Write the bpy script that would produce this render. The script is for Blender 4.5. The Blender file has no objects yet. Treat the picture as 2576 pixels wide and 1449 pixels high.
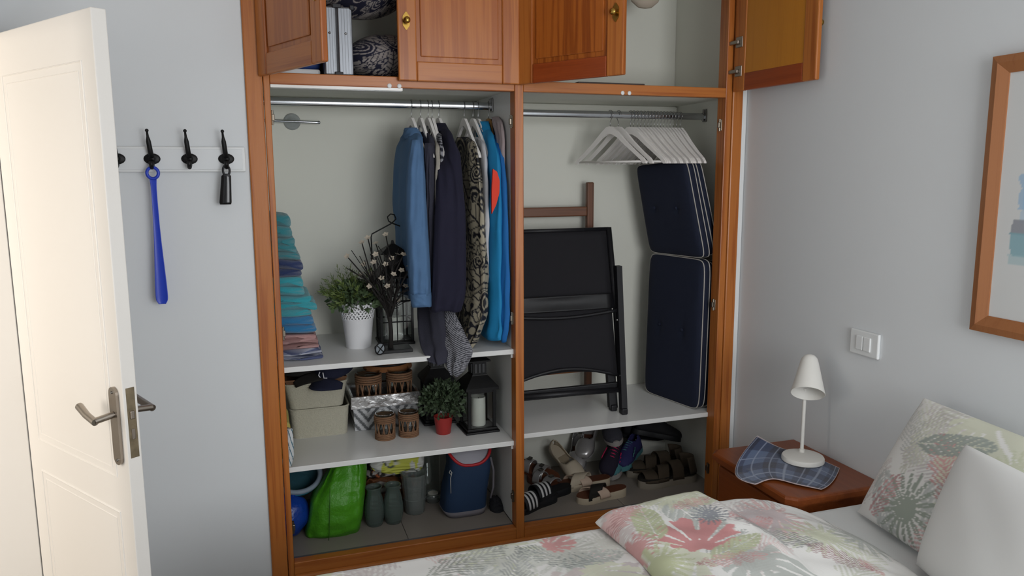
import bpy, bmesh, math, random
import numpy as np
from mathutils import Vector, Matrix
random.seed(7); rng = np.random.RandomState(3)
PI = math.pi
S = bpy.context.scene
COL = S.collection

# ------------------------------------------------------------------ camera
CP = np.array([0.0, -2.9295, 1.6]); FPX = 1916.3
yaw, pit, rol = 0.3185, 0.1509, -0.0047
cF = np.array([math.sin(yaw)*math.cos(pit), math.cos(yaw)*math.cos(pit), -math.sin(pit)])
cR0 = np.array([math.cos(yaw), -math.sin(yaw), 0.0]); cU0 = np.cross(cR0, cF)
cR = cR0*math.cos(rol)+cU0*math.sin(rol); cU = -cR0*math.sin(rol)+cU0*math.cos(rol)
cd = bpy.data.cameras.new('camera'); cam = bpy.data.objects.new('camera', cd); COL.objects.link(cam)
cd.sensor_width = 36; cd.lens = FPX*36/2576; cd.clip_start = 0.05
cam.matrix_world = Matrix(((cR[0], cU[0], -cF[0], CP[0]), (cR[1], cU[1], -cF[1], CP[1]), (cR[2], cU[2], -cF[2], CP[2]), (0, 0, 0, 1)))
S.camera = cam
def at(u, v, y):                      # survey helper: photo point + known depth -> metres in the room
    d = cF + (u-1288)/FPX*cR + (724.5-v)/FPX*cU
    return CP + d*((y-CP[1])/d[1])

# ------------------------------------------------------------------ light
S.view_settings.view_transform = 'Standard'; S.view_settings.look = 'None'
S.view_settings.exposure = 0.0; S.view_settings.gamma = 1.0; S.view_settings.use_curve_mapping = False
wd = bpy.data.worlds.new('sky'); S.world = wd; wd.use_nodes = True
bg = wd.node_tree.nodes['Background']; bg.inputs[0].default_value = (0.75, 0.87, 1.0, 1); bg.inputs[1].default_value = 1.5
def area(name, loc, target, sx, sy, watts, col):
    l = bpy.data.lights.new(name, 'AREA'); l.shape = 'RECTANGLE'; l.size = sx; l.size_y = sy; l.energy = watts; l.color = col
    o = bpy.data.objects.new(name, l); COL.objects.link(o); o.location = loc
    o.rotation_euler = (Vector(target)-Vector(loc)).to_track_quat('-Z', 'Y').to_euler(); return o
area('window_daylight', (1.27, -3.93, 1.55), (1.0, 0, 1.35), 1.4, 1.4, 54, (0.985, 0.99, 1.0))
area('hall_daylight', (-2.35, -0.9, 1.35), (-0.6, -0.35, 0.9), 1.2, 1.7, 31, (1.0, 0.92, 0.83))

# ------------------------------------------------------------------ materials
def lin(h):
    h = h.lstrip('#'); c = [int(h[i:i+2], 16)/255 for i in (0, 2, 4)]
    return tuple((x/12.92 if x <= .04045 else ((x+.055)/1.055)**2.4) for x in c)
MATS = {}
def _new(name):
    m = bpy.data.materials.new(name); m.use_nodes = True; nt = m.node_tree
    return m, nt, nt.nodes['Principled BSDF']
def mat(name, hexc, rough=.6, metal=0, spec=.5, bump=None, var=None, trans=0, sheen=0, ior=1.45, alpha=1, emit=0):
    if name in MATS: return MATS[name]
    m, nt, b = _new(name); c = lin(hexc)
    b.inputs['Base Color'].default_value = (*c, 1); b.inputs['Roughness'].default_value = rough
    b.inputs['Metallic'].default_value = metal; b.inputs['Specular IOR Level'].default_value = spec
    b.inputs['Transmission Weight'].default_value = trans; b.inputs['IOR'].default_value = ior
    b.inputs['Sheen Weight'].default_value = sheen; b.inputs['Alpha'].default_value = alpha
    if bump or var:
        tc = nt.nodes.new('ShaderNodeTexCoord')
    if bump:
        n = nt.nodes.new('ShaderNodeTexNoise'); n.inputs['Scale'].default_value = bump[0]; n.inputs['Detail'].default_value = 4
        nt.links.new(tc.outputs['Object'], n.inputs['Vector'])
        k = nt.nodes.new('ShaderNodeBump'); k.inputs['Strength'].default_value = bump[1]; k.inputs['Distance'].default_value = bump[2] if len(bump) > 2 else .004
        nt.links.new(n.outputs['Fac'], k.inputs['Height']); nt.links.new(k.outputs['Normal'], b.inputs['Normal'])
    if var:
        n = nt.nodes.new('ShaderNodeTexNoise'); n.inputs['Scale'].default_value = var[0]; n.inputs['Detail'].default_value = 3
        nt.links.new(tc.outputs['Object'], n.inputs['Vector'])
        r = nt.nodes.new('ShaderNodeMapRange'); r.inputs[3].default_value = 1-var[1]; r.inputs[4].default_value = 1+var[1]
        nt.links.new(n.outputs['Fac'], r.inputs[0])
        mx = nt.nodes.new('ShaderNodeMix'); mx.data_type = 'RGBA'; mx.blend_type = 'MULTIPLY'; mx.inputs[0].default_value = 1
        mx.inputs[6].default_value = (*c, 1); nt.links.new(r.outputs[0], mx.inputs[7]); nt.links.new(mx.outputs[2], b.inputs['Base Color'])
    MATS[name] = m; return m
def printed(name, rough=.8, bump=None, sheen=0):          # printed cloth: colours carried by the mesh
    if name in MATS: return MATS[name]
    m, nt, b = _new(name); a = nt.nodes.new('ShaderNodeAttribute'); a.attribute_name = 'Col'
    nt.links.new(a.outputs['Color'], b.inputs['Base Color']); b.inputs['Roughness'].default_value = rough
    b.inputs['Sheen Weight'].default_value = sheen
    if bump:
        tc = nt.nodes.new('ShaderNodeTexCoord'); n = nt.nodes.new('ShaderNodeTexNoise'); n.inputs['Scale'].default_value = bump[0]
        n.inputs['Detail'].default_value = 5; nt.links.new(tc.outputs['Object'], n.inputs['Vector'])
        k = nt.nodes.new('ShaderNodeBump'); k.inputs['Strength'].default_value = bump[1]; k.inputs['Distance'].default_value = .005
        nt.links.new(n.outputs['Fac'], k.inputs['Height']); nt.links.new(k.outputs['Normal'], b.inputs['Normal'])
    MATS[name] = m; return m
def wood(name, axis, dark, light, rough=.35, figure=1.0, fine=1.0, seedv=0.0):
    if name in MATS: return MATS[name]
    m, nt, b = _new(name); N = nt.nodes.new; L = nt.links.new
    tc = N('ShaderNodeTexCoord'); mp = N('ShaderNodeMapping'); L(tc.outputs['Object'], mp.inputs['Vector'])
    sc = [34, 34, 34]; sc[axis] = 1.1
    mp.inputs['Scale'].default_value = sc; mp.inputs['Location'].default_value = (seedv, seedv*.7, seedv*1.3)
    n1 = N('ShaderNodeTexNoise'); n1.inputs['Scale'].default_value = 1.1; n1.inputs['Detail'].default_value = 3; n1.inputs['Distortion'].default_value = .6
    L(mp.outputs[0], n1.inputs['Vector'])
    mt = N('ShaderNodeMath'); mt.operation = 'MULTIPLY'; mt.inputs[1].default_value = 15*figure; L(n1.outputs['Fac'], mt.inputs[0])
    sn = N('ShaderNodeMath'); sn.operation = 'SINE'; L(mt.outputs[0], sn.inputs[0])
    r1 = N('ShaderNodeMapRange'); r1.inputs[1].default_value = -1; r1.inputs[2].default_value = 1; L(sn.outputs[0], r1.inputs[0])
    mp2 = N('ShaderNodeMapping'); s2 = [260, 260, 260]; s2[axis] = 5; mp2.inputs['Scale'].default_value = s2; L(tc.outputs['Object'], mp2.inputs['Vector'])
    n2 = N('ShaderNodeTexNoise'); n2.inputs['Scale'].default_value = 1; n2.inputs['Detail'].default_value = 2; L(mp2.outputs[0], n2.inputs['Vector'])
    ad = N('ShaderNodeMix'); ad.data_type = 'FLOAT'; ad.inputs[0].default_value = .5*fine; L(r1.outputs[0], ad.inputs[2]); L(n2.outputs['Fac'], ad.inputs[3])
    cr = N('ShaderNodeValToRGB'); cr.color_ramp.elements[0].position = .12; cr.color_ramp.elements[0].color = (*lin(dark), 1)
    cr.color_ramp.elements[1].position = .7; cr.color_ramp.elements[1].color = (*lin(light), 1); L(ad.outputs[0], cr.inputs[0])
    L(cr.outputs[0], b.inputs['Base Color']); b.inputs['Roughness'].default_value = rough
    k = N('ShaderNodeBump'); k.inputs['Strength'].default_value = .12; k.inputs['Distance'].default_value = .001; L(n2.outputs['Fac'], k.inputs['Height']); L(k.outputs['Normal'], b.inputs['Normal'])
    MATS[name] = m; return m
PD, PL = '#914a1a', '#b16a2e'
W_V = wood('pine_upright', 2, PD, PL); W_H = wood('pine_level', 0, PD, PL, seedv=3.1); W_P = wood('pine_panel', 2, '#995019', '#b0682b', figure=.8, seedv=5.3)
W_P2 = wood('pine_panel_figured', 2, '#803c10', '#a85c20', figure=1.2, seedv=9.1)
W_IN = wood('door_inside_veneer', 2, '#a86414', '#bd7a22', figure=.3, seedv=1.7); W_R = wood('reddish_rail', 0, '#7c3210', '#97441a', figure=.4, seedv=2.2)
W_N = wood('nightstand_wood', 1, '#783a16', '#8d4a20', figure=.5, rough=.3, seedv=4.4); W_B = wood('brown_chair_wood', 2, '#4d2e1f', '#6b432c', rough=.5)
WALL = mat('wall_paint', '#d9dcde', .85, bump=(60, .08, .002)); WALLC = mat('niche_paint', '#d9d9cf', .8, bump=(50, .06, .002))
WHITE = mat('white_lacquer', '#e2e4e4', .35); WHITEM = mat('white_melamine', '#dcdcda', .3); CEIL = mat('ceiling_paint', '#eeeeec', .9)
DOORW = mat('door_paint', '#ece8e2', .4); BLACK = mat('black_iron', '#0f0f10', .5, spec=.35); BLACKP = mat('black_plastic', '#16161a', .5)
CHROME = mat('chrome_rail', '#b9bcc0', .18, 1); NICKEL = mat('brushed_nickel', '#a39a90', .32, 1); BRASS = mat('brass', '#b08d46', .25, 1); BRASSD = mat('dull_brass', '#8a8174', .35, 1)
STEEL = mat('steel_wire', '#9a9a9a', .25, 1); HANGW = mat('hanger_white', '#e6e2de', .4); GLASS = mat('clear_glass', '#f4f8f8', .03, trans=1, ior=1.45)
WAX = mat('candle_wax', '#e8e6da', .5); SILV = mat('silver_foil', '#e0e0e0', .25, 1, bump=(20, .5, .01)); ALU = mat('ribbed_aluminium', '#8b8e93', .42, .9)

# ------------------------------------------------------------------ mesh helpers
def tag(o, label=None, cat=None, group=None, kind=None):
    if label: o['label'] = label
    if cat: o['category'] = cat
    if group: o['group'] = group
    if kind: o['kind'] = kind
    return o
def thing(name, label, cat, loc=(0, 0, 0), rz=0, group=None, rot=None):
    o = bpy.data.objects.new(name, None); COL.objects.link(o); o.empty_display_size = .05
    o.location = loc; o.rotation_euler = rot if rot else (0, 0, rz)
    return tag(o, label, cat, group)
class MB:
    def __init__(s): s.v = []; s.f = []; s.c = []
    def add(s, vs, fs):
        b = len(s.v); s.v.extend([tuple(map(float, p)) for p in vs]); s.f.extend([tuple(i+b for i in f) for f in fs]); return s
    def box(s, x0, x1, y0, y1, z0, z1):
        v = [(x, y, z) for z in (z0, z1) for y in (y0, y1) for x in (x0, x1)]
        return s.add(v, [(0, 2, 3, 1), (4, 5, 7, 6), (0, 1, 5, 4), (2, 6, 7, 3), (0, 4, 6, 2), (1, 3, 7, 5)])
    def rbox(s, x0, x1, y0, y1, z0, z1, r=.004, seg=2):
        bm = bmesh.new(); bmesh.ops.create_cube(bm, size=1)
        for v in bm.verts: v.co = Vector(((x0+x1)/2+v.co.x*(x1-x0), (y0+y1)/2+v.co.y*(y1-y0), (z0+z1)/2+v.co.z*(z1-z0)))
        r = min(r, .49*min(x1-x0, y1-y0, z1-z0))
        bmesh.ops.bevel(bm, geom=bm.edges[:], offset=r, segments=seg, affect='EDGES', profile=.5)
        bm.verts.index_update(); s.add([v.co for v in bm.verts], [tuple(v.index for v in f.verts) for f in bm.faces]); bm.free(); return s
    def loft(s, rings, cap=True, closed=True):
        n = len(rings[0]); v = [p for r in rings for p in r]; f = []
        for i in range(len(rings)-1):
            for j in range(n if closed else n-1):
                k = (j+1) % n; f.append((i*n+j, i*n+k, (i+1)*n+k, (i+1)*n+j))
        if cap and closed: f.append(tuple(range(n-1, -1, -1))); f.append(tuple((len(rings)-1)*n+j for j in range(n)))
        return s.add(v, f)
    def lathe(s, prof, c=(0, 0, 0), n=32, cap=True, mod=None):
        rings = []
        for (r, z) in prof:
            rings.append([(c[0]+r*(mod(t, z) if mod else 1)*math.cos(t), c[1]+r*(mod(t, z) if mod else 1)*math.sin(t), c[2]+z) for t in [2*PI*j/n for j in range(n)]])
        return s.loft(rings, cap)
    def tube(s, pts, r, n=8, closed=False):
        P = [np.array(p, float) for p in pts]; m = len(P); rings = []
        up = np.array([0, 0, 1.0]); prev = None
        for i in range(m):
            a = P[(i-1) % m] if (closed or i > 0) else P[i]; b = P[(i+1) % m] if (closed or i < m-1) else P[i]
            t = b-a; t = t/(np.linalg.norm(t)+1e-9)
            if prev is None:
                q = np.cross(t, up)
                if np.linalg.norm(q) < .1: q = np.cross(t, [1.0, 0, 0])
            else:
                q = prev-t*np.dot(prev, t)
            q = q/(np.linalg.norm(q)+1e-9); prev = q; w = np.cross(t, q); rr = r[i] if hasattr(r, '__len__') else r
            rings.append([P[i]+rr*(math.cos(2*PI*k/n)*q+math.sin(2*PI*k/n)*w) for k in range(n)])
        if closed: rings.append(rings[0]); return s.loft(rings, cap=False)
        return s.loft(rings)
    def cyl(s, a, b, r0, r1=None, n=16): return s.tube([a, b], [r0, r0 if r1 is None else r1], n)
    def grid(s, fn, nu, nv, closed_u=False):
        v = [fn(i/(nu-1), j/(nv-1)) for j in range(nv) for i in range(nu)]
        return s.add(v, [(j*nu+i, j*nu+i+1, (j+1)*nu+i+1, (j+1)*nu+i) for j in range(nv-1) for i in range(nu-1)])
    def prism(s, poly, o, ex, ey, en):     # polygon in plane (ex,ey) at o, extruded by vector en
        o, ex, ey, en = [np.array(q, float) for q in (o, ex, ey, en)]; n = len(poly)
        A = [o+p[0]*ex+p[1]*ey for p in poly]; B = [q+en for q in A]
        return s.add(A+B, [tuple(range(n-1, -1, -1)), tuple(range(n, 2*n))]+[(i, (i+1) % n, n+(i+1) % n, n+i) for i in range(n)])
    def ball(s, c, rx, ry=None, rz=None, nu=16, nv=10, noise=0, seed=0):
        ry = rx if ry is None else ry; rz = rx if rz is None else rz; rings = []
        for i in range(nv+1):
            p = -PI/2+PI*i/nv; p = max(-PI/2+.02, min(PI/2-.02, p)); ring = []
            for j in range(nu):
                t = 2*PI*j/nu; k = 1+noise*(math.sin(3*t+seed+2*p)+math.sin(5*t-2*seed+4*p)*.6+math.sin(7*p+seed*3)*.5)
                ring.append((c[0]+rx*k*math.cos(p)*math.cos(t), c[1]+ry*k*math.cos(p)*math.sin(t), c[2]+rz*k*math.sin(p)))
            rings.append(ring)
        return s.loft(rings)
    def build(s, name, m, parent=None, smooth=False, world=False, colfn=None, solid=None, subsurf=0, auto=None):
        me = bpy.data.meshes.new(name); V = np.array(s.v, float)
        if world and parent is not None:
            V = V-np.array(parent.location)
        me.from_pydata([tuple(p) for p in V], [], s.f)
        me.validate()
        bm = bmesh.new(); bm.from_mesh(me); bmesh.ops.recalc_face_normals(bm, faces=bm.faces[:]); bm.to_mesh(me); bm.free()
        if colfn is not None:
            a = me.color_attributes.new('Col', 'FLOAT_COLOR', 'POINT'); C = np.ones((len(me.vertices), 4)); C[:, :3] = colfn(np.array(s.v, float)) if callable(colfn) else colfn
            a.data.foreach_set('color', C.ravel().astype(np.float32))
        me.materials.append(m)
        if smooth:
            me.polygons.foreach_set('use_smooth', [True]*len(me.polygons))
            if auto is not None: me.set_sharp_from_angle(angle=math.radians(auto))
        o = bpy.data.objects.new(name, me); COL.objects.link(o)
        if parent is not None: o.parent = parent
        if solid:
            k = o.modifiers.new('thick', 'SOLIDIFY'); k.thickness = solid; k.offset = 0
        if subsurf:
            k = o.modifiers.new('sub', 'SUBSURF'); k.levels = subsurf; k.render_levels = subsurf
        return o
def copy_tree(o, parent=None):
    c = o.copy(); COL.objects.link(c); c.parent = parent
    for ch in list(o.children): copy_tree(ch, c)
    return c
def struct(o): o['kind'] = 'structure'; return o
def sines(n, k, seed):                 # smooth pseudo-noise of (N,2) points
    r = np.random.RandomState(seed); W = r.normal(size=(k, 2)); ph = r.uniform(0, 6.28, k)
    return lambda P: np.sin((P[:, :2] @ W.T)*n+ph).mean(1)
def rows(secs, m):                     # smooth interpolation of a table of numbers
    A = np.array(secs, float); t = np.linspace(0, len(A)-1, m); B = np.stack([np.interp(t, range(len(A)), A[:, k]) for k in range(A.shape[1])], 1)
    K = max(1, m//(2*len(A)))
    Bp = np.concatenate([np.repeat(B[:1], K, 0), B, np.repeat(B[-1:], K, 0)]); ker = np.ones(2*K+1)/(2*K+1)
    C = np.stack([np.convolve(Bp[:, k], ker, 'valid') for k in range(B.shape[1])], 1); C[0] = B[0]; C[-1] = B[-1]; return C
def cloth(secs, m=44, n=44, folds=(5, .004), ph=0.0, sq=1.0):
    """hanging cloth body: table of (v, uL, yL, uR, yR, half thickness)"""
    out = []
    for i, (v, uL, yL, uR, yR, t) in enumerate(rows(secs, m)):
        A = at(uL, v, yL); B = at(uR, v, yR); c = (A+B)/2; a = (B-A)/2; z = c[2]; a[2] = 0
        la = np.linalg.norm(a[:2])+1e-9; p = np.array([-a[1], a[0], 0])/la; s = i/(m-1); ring = []
        for j in range(n):
            th = 2*PI*j/n; co = math.copysign(abs(math.cos(th))**sq, math.cos(th)); si = math.copysign(abs(math.sin(th))**sq, math.sin(th))
            w = folds[1]*(.35+s)*(math.sin(folds[0]*th+ph+1.3*s)+.5*math.sin((2*folds[0]+1)*th-ph*2+2.2*s))+min(.003, t*.12)*(math.sin(9*s*3+3*th+ph)*math.sin(5*th-7*s*2)+.5*math.sin(31*s+7*th+2*ph))
            q = c+a*co*(1+w/la*.3)+p*(t*si+w); q[2] = z+.004*math.sin(3*th+ph)*s; ring.append(q)
        out.append(ring)
    return MB().loft(out)

# ------------------------------------------------------------------ the room
X0, X1, Y0, Y1, ZC = -0.79, 2.055, -4.0, 0.0, 2.6
struct(MB().box(X0-.12, X1+.12, Y0-.12, .72, -.1, 0).build('floor', mat('floor_tile', '#8d857b', .4, var=(3, .1))))
struct(MB().box(X0-.12, X1+.12, Y0-.12, .72, ZC, ZC+.1).build('ceiling', CEIL))
struct(MB().box(X0-.12, -.0255, 0, .12, 0, ZC).build('wall_back', WALL))
struct(MB().box(X1, X1+.12, Y0-.12, .72, 0, ZC).build('wall_right', WALL))
dy0, dy1, dz = -.80, -.045, 2.045          # doorway in the left wall
w = MB(); w.box(X0-.12, X0, Y0-.12, dy0, 0, ZC); w.box(X0-.12, X0, dy1, 0, 0, ZC); w.box(X0-.12, X0, dy0, dy1, dz, ZC); struct(w.build('wall_left', WALL))
wx0, wx1, wz0, wz1 = .53, 2.01, .85, 2.25   # window behind the photographer
w = MB(); w.box(X0-.12, wx0, Y0-.12, Y0, 0, ZC); w.box(wx1, X1+.12, Y0-.12, Y0, 0, ZC); w.box(wx0, wx1, Y0-.12, Y0, 0, wz0); w.box(wx0, wx1, Y0-.12, Y0, wz1, ZC); struct(w.build('wall_front', WALL))
wn = struct(thing('window_1', None, None, (wx0, Y0-.06, wz0)))
for (a, b, c, d) in ((wx0, wx0+.05, wz0, wz1), (wx1-.05, wx1, wz0, wz1), (wx0+.05, wx1-.05, wz0, wz0+.05), (wx0+.05, wx1-.05, wz1-.05, wz1), (1.245, 1.295, wz0+.05, wz1-.05)):
    MB().rbox(a, b, Y0-.09, Y0-.04, c, d).build('window_frame', WHITE, wn, world=True)
for (a, b) in ((wx0+.05, 1.245), (1.295, wx1-.05)): MB().box(a, b, Y0-.068, Y0-.062, wz0+.05, wz1-.05).build('pane', GLASS, wn, world=True)
# niche behind the wardrobe
struct(MB().box(-.15, X1, .61, .72, 0, ZC).build('wall_niche_back', WALLC)); struct(MB().box(-.15, -.02, .12, .61, 0, ZC).build('wall_niche_left', WALLC))
# hall
struct(MB().box(-2.7, X0-.12, -2.2, 1.4, -.1, 0).build('floor_hall', mat('hall_floor', '#a39c92', .4)))
struct(MB().box(-2.7, X0-.12, -2.2, 1.4, ZC, ZC+.1).build('ceiling_hall', CEIL))
struct(MB().box(-2.7, -.15, 1.28, 1.4, 0, ZC).build('wall_hall_back', CEIL)); struct(MB().box(-2.82, -2.7, -2.2, 1.4, 0, ZC).build('wall_hall_left', CEIL))
struct(MB().box(-2.7, X0-.12, -2.32, -2.2, 0, ZC).build('wall_hall_front', CEIL)); struct(MB().box(X0-.12, X0-.02, .12, 1.28, 0, ZC).build('wall_hall_right', CEIL))
struct(MB().rbox(-2.7, X0-.13, 1.265, 1.28, 0, .1, .003).build('baseboard_hall', WHITE))
# door casing
t = struct(thing('trim_1', None, None, (X0, dy1, 0)))
MB().rbox(X0-.125, X0+.004, dy1-.012, dy1+.002, 0, dz, .002).build('jamb', DOORW, t, world=True)
MB().rbox(X0-.125, X0+.004, dy0-.002, dy0+.012, 0, dz, .002).build('jamb', DOORW, t, world=True)
MB().rbox(X0-.125, X0+.004, dy0+.012, dy1-.012, dz-.014, dz, .002).build('head', DOORW, t, world=True)
MB().rbox(X0, X0+.014, dy0-.07, dy0+.002, 0, dz+.06, .004).build('casing', DOORW, t, world=True)
MB().rbox(X0, X0+.014, dy0+.002, dy1, dz-.002, dz+.06, .004).build('casing', DOORW, t, world=True)
# the open door
D = struct(thing('door_1', 'white panelled bedroom door standing open, with nickel lever handle', None, (-.783, -.058, 0), math.radians(-55.4)))
DW = .693
MB().rbox(0, DW, 0, .04, .006, 2.03, .003).build('leaf', DOORW, D)
for (z0, z1) in ((.73, 1.9), (.12, .62)):
    for off, r in ((0, .0055), (.024, .004)):
        x0, x1 = .085+off, DW-.075-off; a, b = z0+off, z1-off
        MB().tube([(x0, .0025, a), (x1, .0025, a), (x1, .0025, b), (x0, .0025, b)], r, 10, True).build('moulding', DOORW, D)
def capsule(x0, x1, z0, z1, n=8):
    r = (x1-x0)/2; c = (x0+x1)/2
    return [(c+r*math.cos(PI*k/n), z1-r+r*math.sin(PI*k/n)) for k in range(n+1)]+[(c+r*math.cos(PI+PI*k/n), z0+r+r*math.sin(PI+PI*k/n)) for k in range(n+1)]
for side, y, dy in ((1, 0, -.009), (2, .04, .009)):
    pl = MB().prism(capsule(DW-.067, DW-.025, .775, 1.005), (0, y, 0), (1, 0, 0), (0, 0, 1), (0, dy, 0)).build('handle_plate', NICKEL, D)
    sg = -1 if side == 1 else 1; hx, hz = DW-.046, .925
    MB().tube([(hx, y+dy, hz), (hx, y+sg*.062, hz-.006)], .0095, 14).tube([(hx+.005, y+sg*.062, hz-.008), (hx-.05, y+sg*.060, hz+.002), (hx-.105, y+sg*.054, hz+.016)], [.010, .0105, .0115], 14).build('lever', NICKEL, pl, True, auto=50)
    for zz in (.79, .99): MB().cyl((hx, y+dy*.9, zz), (hx, y+dy*1.3, zz), .004, n=10).build('screw', STEEL, pl)
ep = MB().box(DW-.001, DW+.0015, .008, .032, .80, 1.005).build('lock_plate', mat('worn_lock_brass', '#8d8069', .4, .8, var=(40, .5)), D)
MB().rbox(DW, DW+.008, .014, .026, .915, .938, .002).build('latch', NICKEL, ep); MB().rbox(DW, DW+.004, .015, .025, .855, .885, .001).build('bolt', NICKEL, ep)
for z in (.25, 1.8): MB().cyl((-.004, .02, z), (-.004, .02, z+.09), .007, n=10).build('hinge', NICKEL, D)

# ------------------------------------------------------------------ wardrobe
WR = thing('wardrobe', 'built-in orange pine wardrobe with two open bays and four upper doors', 'wardrobe', (0, 0, 0))
ZT = 2.56; YF = -.012; NB = .6
def wp(name, m, *b, r=.003): return MB().rbox(*b, r).build(name, m, WR)
wp('trim_board', W_V, -.0255, .034, YF, .02, 0, ZC-.001, r=.005); wp('trim_board', W_V, 1.976, 2.028, YF, .02, 0, ZC-.001, r=.005)
wp('post', W_V, .036, .058, YF+.004, .045, 0, ZC-.001); wp('post', W_V, 1.942, 1.974, YF+.004, .055, 0, ZC-.001)
wp('centre_post', W_V, .9775, 1.0145, YF+.002, .05, .03, ZT)
wp('beam', W_H, .058, .9775, YF+.003, .03, 1.914, 1.9553); wp('beam', W_H, 1.0145, 1.942, YF+.003, .03, 1.914, 1.9553)
wp('head_rail', W_H, .058, 1.942, YF+.003, .03, ZT, ZC-.001)
wp('plinth', W_H, .058, .9775, YF, .03, 0, .09); wp('plinth', W_H, 1.0145, 1.942, YF, .03, 0, .09); wp('plinth_lip', W_H, .058, 1.942, YF-.02, YF, 0, .045, r=.008)
wp('side_panel', WALLC, -.018, -.002, .02, NB, 0, ZC-.001); wp('back_panel', WALLC, -.002, X1-.001, NB-.004, .608, 0, ZC-.001)
wp('side_panel', WALLC, 2.038, 2.0535, .05, NB-.004, 0, ZC-.001)
wp('divider', WHITEM, .9795, 1.0125, .05, NB-.004, .086, ZT)
wp('filler_strip', WHITE, 2.029, 2.0535, -.004, .02, 0, ZC-.001)
for (a, b) in ((0, .9795), (1.0125, 2.038)):
    wp('upper_shelf', WALLC, a, b, .03, NB-.004, 1.925, 1.9553, r=.001)
    wp('cove', WALLC, a, b, .55, NB-.004, 1.885, 1.925, r=.015)
wp('shelf', WHITEM, 0, .9795, .018, NB-.004, .848, .869, r=.0015); wp('shelf', WHITEM, 0, .9795, .018, NB-.004, .449, .470, r=.0015); wp('shelf', WHITEM, 1.0125, 2.038, .045, NB-.004, .464, .485, r=.0015)
for z in (.83, .43): wp('shelf_cleat', WHITEM, .969, .979, .03, NB-.01, z, z+.018, r=.001)
wp('white_strip', mat('white_plastic_strip', '#f2f0ec', .2), .06, .535, YF+.006, .028, 1.904, 1.9145, r=.001)
for x in (.485, .522, 1.447, 1.478): MB().ball((x, YF+.002, 1.921), .0085, .003, .0085).build('bumper', WHITE, WR, True)
for (a, b) in ((-.002, .52), (.522, .979), (1.013, 1.52), (1.522, 2.038)):
    wp('tile', mat('closet_tile', '#8a827a', .35, var=(6, .08)), a, b, .032, NB-.004, .03, .085, r=.0012)
wp('floor_strip', mat('dark_strip', '#5d5c60', .4), .058, 1.942, .028, .046, .03, .088, r=.002)
def rail(x0, x1, z):
    r = MB(); r.loft([[(x, .3+.0075*math.cos(t)*1.0, z+.0155*math.sin(t)) for t in [2*PI*k/20 for k in range(20)]] for x in (x0, x1)]); o = r.build('hanging_rail', CHROME, WR, True, auto=60)
    for x, s in ((x0, 1), (x1, -1)):
        MB().rbox(min(x, x+s*.006), max(x, x+s*.006), .283, .317, z-.025, z+.035, .003).tube([(x+s*.008, .3, z+.03), (x+s*.012, .3, z-.02)], .006).build('rail_bracket', STEEL, o)
rail(.0, .978, 1.882); rail(1.014, 2.036, 1.857)
def hinge_on(x, s, z, y=.026):
    MB().rbox(min(x, x+s*.003), max(x, x+s*.003), y-.012, y+.012, z-.024, z+.024, .002).cyl((x+s*.004, y, z+.012), (x+s*.004, y, z+.026), .0045, n=10).cyl((x+s*.004, y, z-.026), (x+s*.004, y, z-.012), .0045, n=10).rbox(min(x+s*.002, x+s*.012), max(x+s*.002, x+s*.012), y-.006, y+.007, z-.012, z+.012, .002).build('hinge', BRASSD, WR)
for z in (1.80, 1.0, .22): hinge_on(.9775, -1, z); hinge_on(1.942, -1, z); hinge_on(.058, 1, z)
def cab_door(hx, hy, ang, s, pm, inside=False):
    w, z0, z1, T = .474, 1.938, 2.555, .022
    o = MB().rbox(*sorted((s*.062, s*(w-.062))), -T+.009, -.005, z0+.066, z1-.066, .002).build('door', pm, WR); o.location = (hx, hy, 0); o.rotation_euler = (0, 0, math.radians(ang))
    if not inside: MB().rbox(*sorted((s*.085, s*(w-.085))), -T+.003, -T+.010, z0+.09, z1-.09, .006).build('raised_panel', pm, o)
    else: MB().box(*sorted((s*.068, s*(w-.068))), -.0055, -.0035, z0+.07, z1-.07).build('inside_panel', W_IN, o)
    for a, b in ((0, .07), (w-.07, w)): MB().rbox(*sorted((s*a, s*b)), -T, 0, z0, z1, .005).build('stile', W_V, o)
    for a, b in ((z0, z0+.072), (z1-.072, z1)): MB().rbox(*sorted((s*.07, s*(w-.07))), -T+.001, -.001, a, b, .004).build('rail', W_R if (inside or pm is W_P2) else W_H, o)
    kx, kz = s*(w-.032), 2.152; pts = []
    for k in range(40):
        t = 2*PI*k/40; rr = .94+.06*math.cos(6*t+PI)+.05*math.cos(2*t+PI); pts.append((kx+.0150*rr*math.cos(t), kz+.031*rr*math.sin(t)))
    kp = MB().prism(pts, (0, -T, 0), (1, 0, 0), (0, 0, 1), (0, -.003, 0)).build('knob_plate', BRASS, o)
    kn = MB()
    rings = [[(kx+r*math.cos(t), -T-.003-d, kz+r*math.sin(t)) for t in [2*PI*k/18 for k in range(18)]] for r, d in ((.006, 0), (.005, .008), (.010, .012), (.0125, .018), (.011, .024), (.005, .027), (.001, .0275))]
    kn.loft(rings).build('knob', BRASS, o, True)
    if inside:
        for z in (2.02, 2.14):
            h = MB().rbox(*sorted((s*.012, s*.055)), 0, .004, z-.022, z+.022, .002).rbox(*sorted((s*-.03, s*.04)), .004, .016, z-.008, z+.008, .003).rbox(*sorted((s*-.05, s*-.02)), .0, .02, z-.006, z+.01, .003).build('hinge', NICKEL, o)
    return o
cab_door(.040, -.016, -66.8, 1, W_P); cab_door(.990, -.016, 0, -1, W_P); cab_door(1.004, -.016, -57.6, 1, W_P2); cab_door(1.966, -.022, 94.5, -1, W_P, True)

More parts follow.
